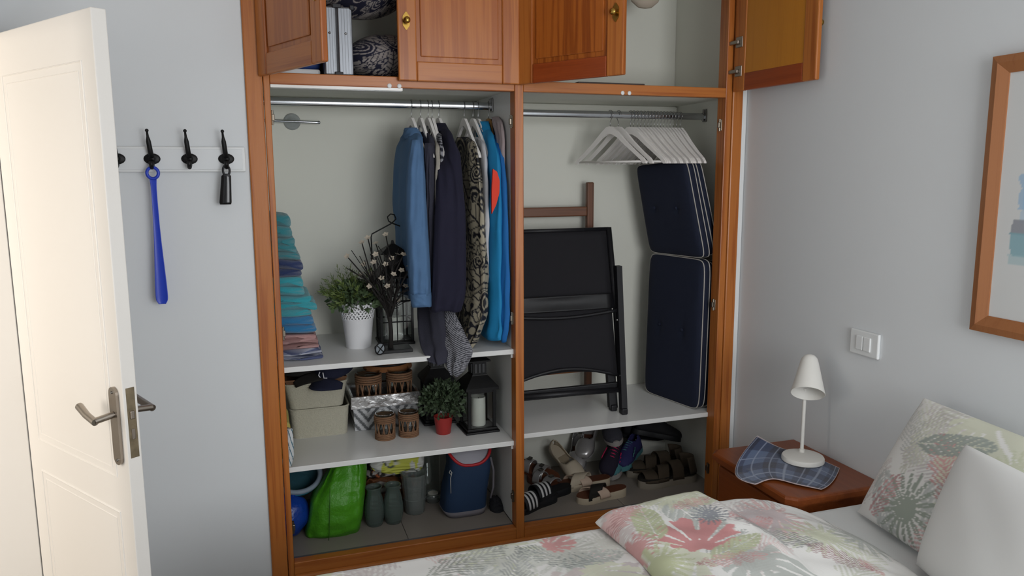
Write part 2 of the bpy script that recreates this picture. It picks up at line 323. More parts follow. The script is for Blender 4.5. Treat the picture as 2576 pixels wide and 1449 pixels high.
# ------------------------------------------------------------------ prints
def atz(u, v, z):
    d = cF + (u-1288)/FPX*cR + (724.5-v)/FPX*cU
    return CP + d*((z-CP[2])/d[2])
def leaf(kind, a, b):
    r = np.hypot(a, b); th = np.arctan2(b, a); ab = np.abs(b)
    if kind == 'palm':
        w = np.clip(1-a*a, 0, 1)**.6*.7*(.55+.45*np.abs(np.sin(a*9+2)))
        return ((ab < w) & (np.sin((a-ab*1.15)*34) > .05) | (ab < .022)) & (np.abs(a) < 1), .88+.14*np.sin(a*5)
    if kind == 'monstera':
        t2 = np.arctan2(b, a+.8); r2 = np.hypot(a+.8, b); slit = (np.abs(np.sin(t2*7+.4)) < .34) & (r2 > .45) & (r > .25)
        return (r < 1-.08*np.cos(14*th)) & ~slit, .86+.16*r
    if kind == 'banana':
        return (ab < .55*np.clip(1-a**4, 0, 1)) & (np.abs(a) < 1) & (ab > .022) & (np.sin((a-ab*.8)*26) > -.93), .94+.07*np.sin(30*(a-ab*.7))
    return (r < .35+.65*np.abs(np.cos(th*9))**2) & (np.abs(np.sin(th*27)) > .35*r), .92+.1*(1-r)      # fan
def tropical(P, heroes=(), seed=1, n=40, box=(0, 1.8, -1.7, -.9), size=(.09, .17)):
    r = np.random.RandomState(seed); C = np.tile(np.array(lin('#e9e8e5')), (len(P), 1))
    pal = ['#c6bcbd', '#ced2b8', '#b9beb9', '#dcb6b4', '#d6d8d0', '#c2c6c3', '#d6d8c2', '#d2c6c4']
    L = [('palm', r.uniform(box[0], box[1]), r.uniform(box[2], box[3]), r.uniform(0, 6.28), r.uniform(*size), r.uniform(.5, .9), pal[r.randint(len(pal))], .55) for _ in range(n//2)]
    L += [(['palm', 'fan', 'monstera', 'banana', 'fan'][r.randint(5)], r.uniform(box[0], box[1]), r.uniform(box[2], box[3]), r.uniform(0, 6.28), r.uniform(*size), r.uniform(.6, 1), pal[r.randint(len(pal))], .85) for _ in range(n-n//2)]
    for (k, x, y, ang, s, asp, col, op) in L+list(heroes):
        dx, dy = P[:, 0]-x, P[:, 1]-y; a = (dx*math.cos(ang)+dy*math.sin(ang))/s; b = (-dx*math.sin(ang)+dy*math.cos(ang))/(s*asp)
        m, sh = leaf(k, a, b); q = op*m[:, None]; C = C*(1-q)+q*np.array(lin(col))[None]*sh[:, None]
    return C
def paisley(U, seed=2, bgc='#1d1f33', fg='#b7ada6', n=60, box=(0, 1, 0, 1), s=(.06, .12)):
    r = np.random.RandomState(seed); C = np.tile(np.array(lin(bgc)), (len(U), 1)); f = np.array(lin(fg)); g0 = np.array(lin(bgc))
    for _ in range(n):
        x, y, a0, sc = r.uniform(box[0], box[1]), r.uniform(box[2], box[3]), r.uniform(0, 6.28), r.uniform(*s); k = r.randint(4)
        I = np.where((np.abs(U[:, 0]-x) < sc*1.3) & (np.abs(U[:, 1]-y) < sc*1.3))[0]
        if not len(I): continue
        dx, dy = (U[I, 0]-x)/sc, (U[I, 1]-y)/sc; ca, sa = math.cos(a0), math.sin(a0); a, b = dx*ca+dy*sa, -dx*sa+dy*ca; q = np.hypot(a, b); th = np.arctan2(b, a)
        if k == 0: fill = q < .95; m = (np.abs(((q-th/6.283*.3) % .3)-.15) < .05) & (q < .9)
        elif k == 1: fill = (np.abs(b) < .55*np.sqrt(np.clip(1-a*a, 0, 1))*(1-.4*a)+.06) & (np.abs(a) < 1); m = fill & (np.abs(b) > .05) & (np.abs(np.sin(a*7-np.abs(b)*5)) > .3)
        elif k == 2: bb = b-.35*np.sin(a*3); fill = (np.abs(bb) < .16) & (np.abs(a) < 1); m = (np.abs(bb) < .09) & (np.abs(a) < 1)
        else: fill = q < .72+.2*np.cos(5*th); m = ((q < .62+.2*np.cos(5*th)) & (q > .4+.12*np.cos(5*th))) | (q < .2)
        C[I[fill]] = g0; C[I[m]] = f*r.uniform(.7, 1.1)
    return C

# ------------------------------------------------------------------ coat rack on the left wall
R = thing('coat_rack', 'white wall board with four black iron double hooks', 'coat rack', (-.33, 0, 1.606))
MB().rbox(-.64, -.038, -.018, 0, 1.606, 1.693, .004).build('board', WHITE, R, world=True)
MB().rbox(-.63, -.048, -.020, -.017, 1.614, 1.685, .002).build('face_panel', mat('rack_face', '#dcdfe1', .4), R, world=True)
for hx in (-.450, -.341, -.222, -.102):
    h = MB().ball((hx, -.022, 1.651), .027, .006, .019, 24, 8); h.ball((hx, -.03, 1.651), .012, .008, .012)
    h = h.build('hook', BLACK, R, True, world=True)
    def sub(mb, nm): o = mb.build(nm, BLACK, None, True); o.parent = h; me = o.data; me.transform(Matrix.Translation(-R.location)); return o
    sub(MB().tube([(hx, -.03, 1.655), (hx-.002, -.04, 1.68), (hx-.004, -.05, 1.71), (hx-.005, -.052, 1.725), (hx-.006, -.054, 1.742)], [.009, .0085, .008, .0045, .0035], 10).ball((hx-.006, -.055, 1.745), .006), 'upper_prong')
    sub(MB().tube([(hx, -.03, 1.645), (hx+.001, -.042, 1.628), (hx+.001, -.055, 1.622), (hx+.001, -.063, 1.630), (hx+.001, -.066, 1.640)], [.009, .008, .0075, .007, .0075], 10), 'lower_prong')
SB = mat('blue_plastic', '#2440b8', .35)
sh = thing('shoehorn', 'long blue plastic shoehorn hanging from a black hook', 'shoehorn', (-.339, -.05, 1.17))
MB().tube([(-.339+.018*math.cos(t), -.052, 1.603+.019*math.sin(t)) for t in [2*PI*k/24 for k in range(24)]], .0055, 8, True).build('ring', SB, sh, True, world=True)
g = []
for (z, w, dpt) in rows([(1.586, .012, .001), (1.55, .009, .001), (1.4, .011, .003), (1.28, .017, .006), (1.2, .021, .008), (1.165, .021, .008), (1.150, .012, .005)], 40):
    xc = -.339+.001*(1.59-z)
    g.append([(xc+w*math.sin(a), -.048-dpt*(1-math.cos(a))-(.004 if k < 9 else 0), z) for k, a in enumerate([(-1.2+2.4*j/8) for j in range(9)]+[(1.2-2.4*j/8) for j in range(9)])])
MB().loft(g).build('blade', SB, sh, True, world=True)
bs = thing('shoehorn', 'short black shoehorn hanging by a loop from the right hook', 'shoehorn', (-.105, -.05, 1.50))
MB().tube([(-.103+.011*math.cos(t), -.052, 1.610+.018*math.sin(t)) for t in [2*PI*k/20 for k in range(20)]], .004, 8, True).rbox(-.114, -.092, -.056, -.047, 1.588, 1.60, .003).build('loop', BLACKP, bs, True, world=True, auto=40)
MB().loft([[(-.104-.08*(1.598-z)+w*math.cos(t), -.05+.006*math.sin(t), z) for t in [2*PI*k/16 for k in range(16)]] for z, w in ((1.598, .010), (1.592, .016), (1.55, .018), (1.50, .0205), (1.492, .0185))]).build('blade', mat('black_gloss', '#101012', .2), bs, True, world=True)

# ------------------------------------------------------------------ right wall: switch, picture
sw = thing('light_switch', 'white double rocker switch plate on the right wall', 'light switch', (2.055, -.777, .983))
MB().rbox(2.043, 2.055, -.845, -.710, .938, 1.028, .004).build('plate', WHITE, sw, world=True)
for a, b in ((-.812, -.779), (-.776, -.743)): MB().rbox(2.038, 2.044, a, b, .957, 1.009, .003).build('rocker', WHITE, sw, world=True)
pc = thing('framed_picture', 'brown wooden frame with pale blue seascape watercolour', 'picture', (2.05, -1.52, 1.12))
FW = wood('frame_wood', 2, '#83502f', '#9c6640', figure=.3, seedv=6); py0, py1, pz0, pz1, fw = -1.211, -1.85, 1.122, 1.922, .05
for poly in ([(py0, pz0), (py0, pz1), (py0-fw, pz1-fw), (py0-fw, pz0+fw)], [(py1, pz0), (py1, pz1), (py1+fw, pz1-fw), (py1+fw, pz0+fw)], [(py0, pz0), (py1, pz0), (py1+fw, pz0+fw), (py0-fw, pz0+fw)], [(py0, pz1), (py1, pz1), (py1+fw, pz1-fw), (py0-fw, pz1-fw)]):
    v = [(2.053, *p) for p in poly]; i = [(2.022, .86*p[0]+.14*(py0+py1)/2*1.0 if 0 else p[0], p[1]) for p in poly]
    o_ = [(2.028, *poly[0]), (2.028, *poly[1]), (2.036, *poly[2]), (2.036, *poly[3])]
    mid = [tuple((np.array(o_[k])*.65+np.array(o_[3-k])*.35)+np.array([-.010, 0, 0])) for k in range(4)]
    mid = [tuple(np.array(o_[0])*.6+np.array(o_[3])*.4-np.array([.008, 0, 0])), tuple(np.array(o_[1])*.6+np.array(o_[2])*.4-np.array([.008, 0, 0]))]
    MB().add(v+o_+mid, [(0, 1, 5, 4), (4, 5, 9, 8), (8, 9, 6, 7), (7, 6, 2, 3), (3, 2, 1, 0), (0, 4, 8, 7, 3), (1, 2, 6, 9, 5)]).build('frame_side', FW, pc, world=True)
def art(P):
    y = (py0-.05-P[:, 1]); z = P[:, 2]; Q = np.stack([y, z], 1); n1 = sines(30, 8, 4)(Q); n2 = sines(70, 8, 9)(Q); C = np.tile(np.array(lin('#d2d3d2')), (len(P), 1))
    def wash(m, c, op): C[m] = C[m]*(1-op)+np.array(lin(c))*op
    e = .075+.02*n1+.006*n2
    wash((y > e) & (z > 1.45) & (z < 1.80+.02*n1), '#aac4d8', .6); wash((y > e-.01+.03*n2) & (z > 1.49) & (z < 1.6+.03*n1), '#8fb4d3', .7)
    wash((y > e-.02) & (z > 1.42+.006*n2) & (z < 1.462), '#8d9098', .9); wash((y > e-.02) & (z > 1.355+.01*n1) & (z < 1.42), '#7ea9b4', .85)
    wash((y > e-.03) & (y < .16) & (z > 1.33) & (z < 1.36+.01*n2), '#9cbcc2', .6); return C
MB().grid(lambda a, b: (2.040, py0-fw+.004-a*.56, pz0+fw-.004+b*.708), 120, 150).build('painting', printed('watercolour', .6), pc, world=True, colfn=art)
MB().box(2.044, 2.052, py1+fw, py0-fw, pz0+fw, pz1-fw).build('backing', WHITE, pc, world=True)

# ------------------------------------------------------------------ nightstand, cloth, lamp
ns = thing('nightstand', 'reddish brown wooden nightstand against the right wall beside the bed', 'nightstand', (1.85, -.66, 0))
tp = MB()
for k, (o, z) in enumerate(((.0, .470), (-.004, .476), (.0, .482), (.006, .488), (.006, .496), (.002, .500))): pass
prof = [(.012, .462), (.012, .468), (.0, .474), (.0, .492), (.004, .498), (.010, .5)]
MB().loft([[(1.652+o, -.912+o+.03, z), (1.652+o+.03, -.912+o, z), (2.052, -.912+o, z), (2.052, -.412-o, z), (1.652+o+.03, -.412-o, z), (1.652+o, -.412-o-.03, z)] for o, z in prof]).build('top', W_N, ns, world=True)
MB().rbox(1.690, 2.052, -.885, -.44, .05, .462, .003).build('body', W_N, ns, world=True)
for z0, z1 in ((.30, .448), (.07, .29)):
    dr = MB().rbox(1.674, 1.69, -.87, -.455, z0, z1, .006).build('drawer', W_N, ns, world=True)
    k = MB().ball((1.664, -.66, (z0+z1)/2), .012).build('knob', BRASS, dr, True); k.data.transform(Matrix.Translation(-ns.location))
MB().rbox(1.70, 2.05, -.875, -.45, 0, .05, .003).build('plinth', W_N, ns, world=True)
CG = [[(1900, 1219, .502), (1849, 1184, .506), (1905, 1096, .568)], [(1945, 1205, .509), (1935, 1168, .510), (1962, 1126, .520)], [(2008, 1219, .508), (2030, 1185, .508), (2046, 1150, .508)], [(2066, 1231, .507), (2094, 1212, .507), (2112, 1178, .509)]]
CG = np.array([[atz(*q) for q in c] for c in CG])
def cl(a, b):
    L = [(1-b)*(1-2*b), 4*b*(1-b), b*(2*b-1)]; K = [sum(L[j]*CG[i][j] for j in range(3)) for i in range(4)]
    t = a*3; i = min(2, int(t)); f = t-i; P0 = K[max(0, i-1)]; P1 = K[i]; P2 = K[i+1]; P3 = K[min(3, i+2)]
    p = .5*((2*P1)+(P2-P0)*f+(2*P0-5*P1+4*P2-P3)*f*f+(3*P1-P0-3*P2+P3)*f**3)
    p[2] = max(p[2], .5065 if p[0] > 1.66 else .503)
    return p
def plaid(P):
    r = []
    nu, nv = 90, 70; a, b = np.meshgrid(np.linspace(0, 1, nu), np.linspace(0, 1, nv)); a, b = a.ravel(), b.ravel()
    c0, c1, c2, wl = [np.array(lin(h)) for h in ('#51617f', '#2f3b59', '#1c2138', '#9aa4b8')]
    def st(t, per, off): return ((t/per+off) % 1)
    u, v = st(a, .30, .1), st(b, .46, .2); du = (u < .42).astype(int); dv = (v < .42).astype(int); C = np.where((du+dv == 0)[:, None], c0, np.where((du+dv == 1)[:, None], c1, c2))
    ln = (np.abs(u-.7) < .03) | (np.abs(v-.68) < .028) | (np.abs(u-.22) < .02); C = np.where(ln[:, None], C*.35+wl*.65, C)
    ed = (a < .008) | (a > .992) | (b < .01) | (b > .99); return np.where(ed[:, None], np.array(lin('#c9b8b8')), C)
pl = MB().grid(cl, 90, 70).build('plaid_cloth', printed('plaid_flannel', .9, (300, .3), .3), None, True, colfn=plaid, solid=.003)
tag(pl, 'navy and grey-blue plaid cloth lying under the lamp on the nightstand', 'cloth')
lc = atz(2020, 1146, .533); lp = thing('table_lamp', 'white table lamp with tilted cone shade standing on plaid cloth', 'lamp', (lc[0], lc[1], .512))
LW = mat('lamp_white', '#e4e2dc', .45)
MB().lathe([(.072, 0), (.077, .004), (.077, .016), (.074, .021), (.068, .023), (.012, .0235)], n=48).build('base', LW, lp, True, auto=40)
MB().cyl((.018, .03, .022), (.018, .03, .035), .010, n=16).tube([(.018, .03, .03), (.026, .04, .27)], .0068, 14).build('stem', LW, lp, True, auto=40)
ax = np.array([-.405, -.483, -.773]); ax /= np.linalg.norm(ax); e1 = np.cross(ax, [0, 0, 1.0]); e1 /= np.linalg.norm(e1); e2 = np.cross(ax, e1)
top = atz(2037, 893, .0); 
d_ = cF + (2037-1288)/FPX*cR + (724.5-900)/FPX*cU; tt = (lc[1]+.055-CP[1])/d_[1]; apex = CP+d_*tt-np.array(lp.location)
def ring(d, r): return [apex+ax*d+r*(math.cos(t)*e1+math.sin(t)*e2) for t in [2*PI*k/40 for k in range(40)]]
MB().loft([ring(-.012, .002), ring(-.010, .012), ring(-.004, .022), ring(.006, .029), ring(.02, .033), ring(.148, .061), ring(.149, .0595), ring(.02, .031), ring(.0, .02), ring(-.008, .003)]).build('shade', LW, lp, True, auto=50)
MB().ball(apex+ax*.06, .017, .017, .02).build('bulb', mat('bulb_glass', '#c8c8c4', .4), lp, True)

# ------------------------------------------------------------------ bed
bd = thing('bed', 'bed with a white fitted sheet, head against the right wall', 'bed', (1.05, -1.7, 0))
MB().rbox(.09, 2.03, -2.43, -.97, .06, .24, .02).build('base', mat('bed_base', '#b7aca0', .8), bd, world=True)
for x in (.15, 1.95):
    for y in (-2.35, -1.05): MB().cyl((x, y, 0), (x, y, .07), .025).build('leg', BLACK, bd, world=True)
MB().rbox(.07, 2.045, -2.45, -.955, .242, .487, .045, 5).build('mattress', mat('white_sheet', '#dfe1e0', .85, bump=(9, .25, .01)), bd, True, world=True)
nz1, nz2, nz3 = sines(6, 10, 1), sines(14, 10, 2), sines(32, 10, 5)
def puff(x, y): P = np.array([[x, y]]); return float(nz1(P)[0]*.012+nz2(P)[0]*.007+nz3(P)[0]*.004)
dv = thing('duvet', 'white duvet with pink, green and grey tropical leaves, folded back', 'duvet', (.8, -1.6, .49))
PR = printed('leaf_print_cotton', .85, (180, .08))
her = []
def hero(kind, u, v, z, ang, s, asp, col, op=.95): p = atz(u, v, z); her.append((kind, p[0], p[1], ang, s, asp, col, op))
hero('palm', 1180, 1415, .53, .4, .14, .7, '#b2b5ae'); hero('palm', 1400, 1400, .53, 2.4, .13, .6, '#a7aca8'); hero('fan', 1420, 1385, .53, 0, .10, .9, '#c9c9c2'); hero('monstera', 1405, 1366, .53, .3, .05, 1, '#cf9a98'); hero('palm', 1300, 1440, .53, 1.2, .12, .6, '#b5b8b5')
ys = [-.925+0*i for i in range(0)]
def mainlayer():
    xs = np.arange(.03, 1.15, .0046); path = [(-.918, .26), (-.915, .34), (-.915, .42)]
    for k in range(9): a = PI/2*k/8; path.append((-.96+.045*math.cos(a), .485+.045*math.sin(a)))
    path += [(y, .53) for y in np.arange(-.966, -1.50, -.0046)]+[(y, .53) for y in np.arange(-1.53, -2.42, -.06)]
    V = []; n = len(xs)
    for (y, z) in path:
        for x in xs:
            q = puff(x, y); e = min(1, (x-.03)/.08); f = min(1, max(0, (-.93-y)/.15))
            V.append((x, y+(0 if f > 0 else q*.3), z-.03*(1-e)**2+q*f*1.0+.014*f*math.exp(-((x-.9)/.12)**2)))
    F = [(j*n+i, j*n+i+1, (j+1)*n+i+1, (j+1)*n+i) for j in range(len(path)-1) for i in range(n-1)]
    m = MB(); m.add(V, F); return m
M1 = mainlayer(); M1.build('lower_layer', PR, dv, True, world=True, colfn=lambda P: tropical(np.stack([P[:, 0], np.where(P[:, 1] > -.93, -.93+(P[:, 2]-.5), P[:, 1])], 1), her, 5, 40, (0, 1.0, -1.5, -.92)))
her = []
hero('monstera', 1752, 1345, .605, 1.2, .085, 1.35, '#cf8f8f'); hero('banana', 1632, 1320, .6, 1.35, .10, .8, '#c3c9a6'); hero('palm', 1560, 1300, .6, .4, .09, .6, '#d6a7a5'); hero('palm', 1960, 1340, .59, 2.6, .12, .6, '#a9aca8'); hero('fan', 1600, 1380, .58, .5, .07, 1, '#d3a09e')
hero('fan', 1660, 1430, .58, .5, .10, 1, '#c6cba6'); hero('banana', 1850, 1400, .58, .3, .10, .6, '#c4c9a8'); hero('palm', 1890, 1300, .6, .2, .09, .6, '#d3a3a2'); hero('palm', 1740, 1265, .62, .1, .07, .6, '#d6a6a4'); hero('fan', 1785, 1300, .61, 2, .06, 1, '#8f9299'); hero('palm', 2110, 1400, .56, 2.2, .09, .7, '#b79a9c'); hero('palm', 1840, 1430, .58, 3.0, .1, .5, '#d6aaa8'); hero('palm', 2190, 1430, .54, 1.5, .05, .7, '#d59f9f')
def folded():
    xl, xr, yf, yn = .925, 1.66, -.945, -2.40
    xs = np.concatenate([xl+.03*(1-np.cos(np.linspace(0, PI/2, 7))), np.arange(xl+.035, xr-.03, .0034), [xr-.02, xr-.008, xr]])
    ysn = np.concatenate([yf-.04*(1-np.cos(np.linspace(0, PI/2, 9))), np.arange(yf-.046, -1.60, -.0034), np.arange(-1.66, yn, -.06)])
    m = MB(); nx, ny = len(xs), len(ysn); top, bot = [], []
    for y in ysn:
        for x in xs:
            dx = min(x-xl, .05)/.05; dx2 = min(xr-x, .12)/.12; dyf = min(yf-y, .045)/.045
            prof = math.sqrt(max(0, 1-(1-dx)**2))*math.sqrt(max(0, 1-(1-dyf)**2))*math.sqrt(max(0, 1-(1-dx2)**2))
            T = .05+.026*math.exp(-((x-1.33)/.22)**2)*math.exp(-((y+1.1)/.35)**2)-.03*max(0, (x-1.45)/.2)
            sx = .02*math.sin(8*(y+1))*(1-dx)
            zb = .545 if x < 1.25 else .545-.05*min(1, (x-1.25)/.08)
            q = puff(x*1.3+3, y*1.2); cx = x+.012*math.sin(9*y)+(.05*max(0, -1.0-y) if x < 1.2 else 0)*-.6
            yy = y-.10*max(0, (x-1.42)/.24)**2*min(1, max(0, (y+1.9)/.9))
            top.append((cx, yy, zb+.006+(T+q*1.3)*prof)); bot.append((cx+.004, yy-.002, zb))
    F = [(j*nx+i, j*nx+i+1, (j+1)*nx+i+1, (j+1)*nx+i) for j in range(ny-1) for i in range(nx-1)]; N = nx*ny
    m.add(top+bot, F+[tuple(N+i for i in reversed(f)) for f in F])
    per = [i for i in range(nx)]+[j*nx+nx-1 for j in range(1, ny)]+[(ny-1)*nx+i for i in range(nx-2, -1, -1)]+[j*nx for j in range(ny-2, 0, -1)]
    m.f += [(per[k], N+per[k], N+per[(k+1) % len(per)], per[(k+1) % len(per)]) for k in range(len(per))]; return m
folded().build('folded_layer', PR, dv, True, world=True, colfn=lambda P: tropical(P, her, 11, 28, (.9, 1.7, -1.6, -.92)))
def pillow(name, label, BL, H, W, th, m, colfn=None, n=90, pinch=.06):
    BL, H, W = [np.array(q, float) for q in (BL, H, W)]; N_ = np.cross(H, W); N_ /= np.linalg.norm(N_)
    if N_[0] > 0: N_ = -N_
    o = thing(name, label, 'pillow', BL); mb = MB(); C = []
    for sgn in (1, -1):
        def fn(a, b, s=sgn):
            u, v = 2*a-1, 2*b-1; e = max(0, 1-u**6)**.5*max(0, 1-v**6)**.5*(1-.35*u*u)*(1-.35*v*v)
            k = 1-pinch*(u*u)*(1-v*v)*.6; k2 = 1-pinch*(v*v)*(1-u*u)*.6; C.append((a, b))
            wr = .0025*math.sin(7*u+3*v*v)*math.sin(5*v+2*u)*e
            return W*(.5+u*k2/2)+H*(.5+v*k/2)+N_*(s*th*e+wr)
        mb.grid(fn, n, n)
    U = np.array(C)*np.array([np.linalg.norm(W), np.linalg.norm(H)])
    mb.build('cushion', m, o, True, colfn=None if colfn is None else colfn(U))
    return o
p1 = pillow('pillow', 'tropical leaf print pillow leaning on the right wall at the bed head', (1.80, -1.055, .500), (.165, -.07, .388), (-.07, -.66, .0), .062, PR, lambda U: tropical(U, [('palm', .27, .25, 2.4, .14, .6, '#d6a5a3', .95), ('banana', .24, .33, .3, .13, .5, '#a3aba4', .95), ('fan', .2, .1, .5, .12, 1, '#9fa89c', .95), ('palm', .1, .1, 1.2, .09, .7, '#cfa0a0', .9)], 21, 14, (0, .66, 0, .43)), 110)
p2 = pillow('pillow', 'plain white pillow in front of the leaf print pillow', (1.70, -1.385, .505), (.085, -.05, .36), (-.16, -.62, .02), .075, mat('white_pillowcase', '#e6e6e4', .85))

# ------------------------------------------------------------------ hangers
def hanger_meshes():
    prof = []
    up = [(0, -.052), (.018, -.055), (.05, -.078), (.10, -.122), (.16, -.168), (.205, -.198), (.218, -.212)]
    lo = [(.222, -.222), (.205, -.222), (.19, -.205), (.14, -.170), (.09, -.135), (.05, -.105), (.015, -.088), (0, -.086)]
    R_ = up+lo; poly = R_+[(-x, z) for x, z in reversed(R_[1:-1])]
    b = MB().prism(poly, (0, -.006, 0), (1, 0, 0), (0, 0, 1), (0, .012, 0))
    h = MB().tube([(.017*math.cos(t), 0, .002+.019*math.sin(t)) for t in [PI*(-.12)+PI*1.1*k/14 for k in range(15)]][::-1][:0] or [(.0175*math.cos(t), 0, .0+.019*math.sin(t)) for t in [PI*1.02-PI*1.15*k/16 for k in range(17)]]+[(.012, 0, -.012), (.002, 0, -.03), (0, 0, -.04), (0, 0, -.056)], .0017, 6)
    c = MB().cyl((-.195, 0, -.212), (.195, 0, -.212), .0045, n=8)
    return b, h, c
hb, hh, hc = hanger_meshes()
def hanger(x, z, deg, label, group, wm=HANGW, tilt=0, flip=False):
    o = thing('clothes_hanger', label, 'hanger', (x, .3, z), math.radians(deg), group)
    for nm, mb, m in (('shoulder_bar', hb, wm), ('hook', hh, STEEL), ('trouser_bar', hc, wm)):
        k = nm+wm.name
        if k not in HM: q = mb.build(nm, m, o, nm != 'shoulder_bar'); HM[k] = q.data
        else: q = bpy.data.objects.new(nm, HM[k]); COL.objects.link(q); q.parent = o
        if nm == 'hook' and flip: q.scale = (-1, 1, 1)
    return o
HM = {}
HPX = [1535, 1556, 1586, 1594, 1603, 1612, 1621, 1630, 1638, 1646, 1654, 1662, 1670, 1678, 1686, 1694, 1702, 1711]
for i, u in enumerate(HPX):
    p = at(u, 300, .3); deg = [-69, -72, -70, -73, -76, -74, -78, -76, -79, -77, -81, -79, -82, -84, -83, -86, -84, -89][i]
    OR = ['leftmost', 'second', 'third', 'fourth', 'fifth', 'sixth', 'seventh', 'eighth', 'ninth']
    lab = ('leftmost empty white hanger on the right rail' if i == 0 else 'rightmost empty white hanger, nearest the right end of the rail' if i == 17 else OR[i]+' empty white hanger from the left on the right rail' if i < 9 else OR[17-i]+' empty white hanger from the right end of the right rail')
    hanger(p[0], 1.857, deg, lab, 'empty white hangers on the right rail', flip=(i == 1))
TAN = mat('tan_hanger', '#b98a52', .5)
LH = [(1035, -78, 'white hanger holding the denim blue shirt'), (1058, -82, 'white hanger holding the charcoal cardigan'), (1077, -80, 'white hanger holding the cream top'), (1087, -84, 'white hanger holding the pinstriped dress'), (1104, -80, 'white hanger holding the plain navy dress'), (1168, -80, 'white hanger holding the paisley tunic'), (1190, -78, 'white hanger holding the white blouse'), (1203, -82, 'white hanger holding the bright blue jacket with red patch'), (1229, -85, 'tan wooden hanger holding the dark jacket at the right end')]
for u, deg, lab in LH:
    p = at(u, 300, .3); hanger(min(p[0], .966), 1.882, deg, lab, 'hangers with clothes on the left rail', TAN if 'tan' in lab else HANGW).scale = (.68, 1, 1)

# ------------------------------------------------------------------ clothes
def garment(name, label, cat='garment', loc=(.7, .3, 1.2)): return thing(name, label, cat, loc, 0, 'clothes on the left rail')
def cpart(o, name, mt_, secs, colfn=None, **k): return cloth(secs, **k).build(name, mt_, o, True, world=True, colfn=colfn)
DEN = mat('denim', '#4f6f94', .9, bump=(400, .25), var=(18, .12)); NAVY = mat('navy_knit', '#1c1b2e', .95, bump=(500, .2)); CHAR = mat('charcoal_knit', '#33333f', .95, bump=(300, .3))
CREAM = mat('cream_knit', '#b8b2a6', .9, bump=(200, .3)); CYAN = mat('bright_blue_fleece', '#1880b4', .75, bump=(300, .1)); BLU2 = mat('royal_blue_fleece', '#1766ab', .75, bump=(300, .1)); RED = mat('orange_red_patch', '#d93a22', .7); DARKJ = mat('dark_jacket', '#15161d', .8); TEALS = mat('teal_lining', '#1d6f93', .8); ROSE = mat('rose_grey', '#a89a9b', .9, bump=(300, .3)); WBL = mat('white_blouse', '#bfc0c4', .9)
g = garment('denim_shirt', 'denim blue long sleeved shirt hanging first on the left rail', 'shirt')
cpart(g, 'body', DEN, [(332, 1026, .33, 1044, .27, .018), (345, 1012, .42, 1058, .16, .026), (380, 998, .47, 1062, .14, .03), (470, 993, .48, 1066, .13, .034), (600, 1003, .47, 1068, .14, .036), (700, 1013, .46, 1068, .15, .038), (748, 1018, .45, 1066, .16, .036)], folds=(6, .004))
cpart(g, 'sleeve', DEN, [(352, 1034, .13, 1060, .12, .026), (420, 1024, .11, 1068, .10, .04), (520, 1020, .10, 1073, .09, .045), (620, 1024, .10, 1079, .09, .046), (700, 1029, .10, 1083, .09, .046), (738, 1031, .10, 1084, .09, .046)], folds=(4, .004), ph=1)
cpart(g, 'cuff', DEN, [(736, 1030, .10, 1085, .09, .048), (768, 1034, .10, 1086, .09, .047)], m=8, folds=(3, .002))
cpart(g, 'collar', DEN, [(322, 1024, .32, 1044, .25, .025), (340, 1018, .36, 1052, .22, .03), (352, 1018, .36, 1056, .2, .032)], m=14, folds=(2, .004))
g = garment('charcoal_cardigan', 'long charcoal cardigan hanging behind the denim shirt', 'cardigan')
cpart(g, 'body', CHAR, [(332, 1050, .33, 1075, .25, .015), (355, 1045, .42, 1092, .16, .02), (480, 1046, .44, 1098, .13, .024), (620, 1050, .44, 1102, .12, .026), (760, 1052, .36, 1112, .10, .03), (850, 1056, .20, 1128, .04, .034), (880, 1060, .10, 1128, .0, .034), (912, 1082, .03, 1122, -.03, .024)], folds=(5, .005), ph=2)
cpart(g, 'sleeve', CHAR, [(360, 1068, .15, 1088, .13, .018), (480, 1074, .14, 1092, .12, .018), (620, 1078, .14, 1092, .12, .018), (780, 1082, .14, 1094, .12, .016)], folds=(3, .003))
g = garment('cream_top', 'cream ruffled top squeezed beside the navy dress', 'top')
cpart(g, 'body', CREAM, [(345, 1078, .30, 1096, .24, .01), (380, 1078, .36, 1104, .13, .014), (460, 1082, .34, 1102, .11, .014), (540, 1084, .34, 1098, .13, .012), (640, 1086, .32, 1095, .15, .010), (700, 1086, .3, 1092, .16, .008)], folds=(8, .006), ph=1)
def stripes(P):
    d = np.hypot((P[:, 0]-.80)*1.0, (P[:, 2]-1.05)); k = np.sin(d*900) > 0; return np.where(k[:, None], np.array(lin('#8f8f95')), np.array(lin('#22232c')))
g = garment('pinstriped_dress', 'black and white pinstriped dress whose hem droops over the shelf edge', 'dress')
PS = printed('pinstripe_jersey', .9)
cpart(g, 'body', PS, [(330, 1086, .33, 1104, .27, .01), (350, 1086, .42, 1110, .15, .015), (420, 1094, .40, 1112, .14, .014), (480, 1102, .40, 1116, .2, .012), (640, 1108, .38, 1124, .2, .014), (740, 1108, .30, 1130, .14, .018), (780, 1102, .22, 1138, .08, .024), (830, 1108, .13, 1160, .0, .028), (870, 1112, .06, 1186, -.05, .03), (895, 1116, .03, 1184, -.06, .026), (930, 1126, .0, 1166, -.06, .018), (944, 1136, -.02, 1152, -.05, .008)], colfn=stripes, m=220, n=60, folds=(3, .004))
g = garment('navy_dress', 'plain dark navy sleeveless dress in the middle of the left rail', 'dress')
cpart(g, 'body', NAVY, [(314, 1098, .33, 1118, .26, .014), (335, 1096, .42, 1128, .16, .022), (380, 1102, .30, 1150, .10, .03), (430, 1098, .13, 1160, .08, .026), (520, 1095, .085, 1170, .06, .026), (620, 1091, .08, 1172, .055, .026), (740, 1087, .08, 1172, .05, .026), (782, 1085, .08, 1160, .05, .026)], folds=(4, .004), ph=.5)
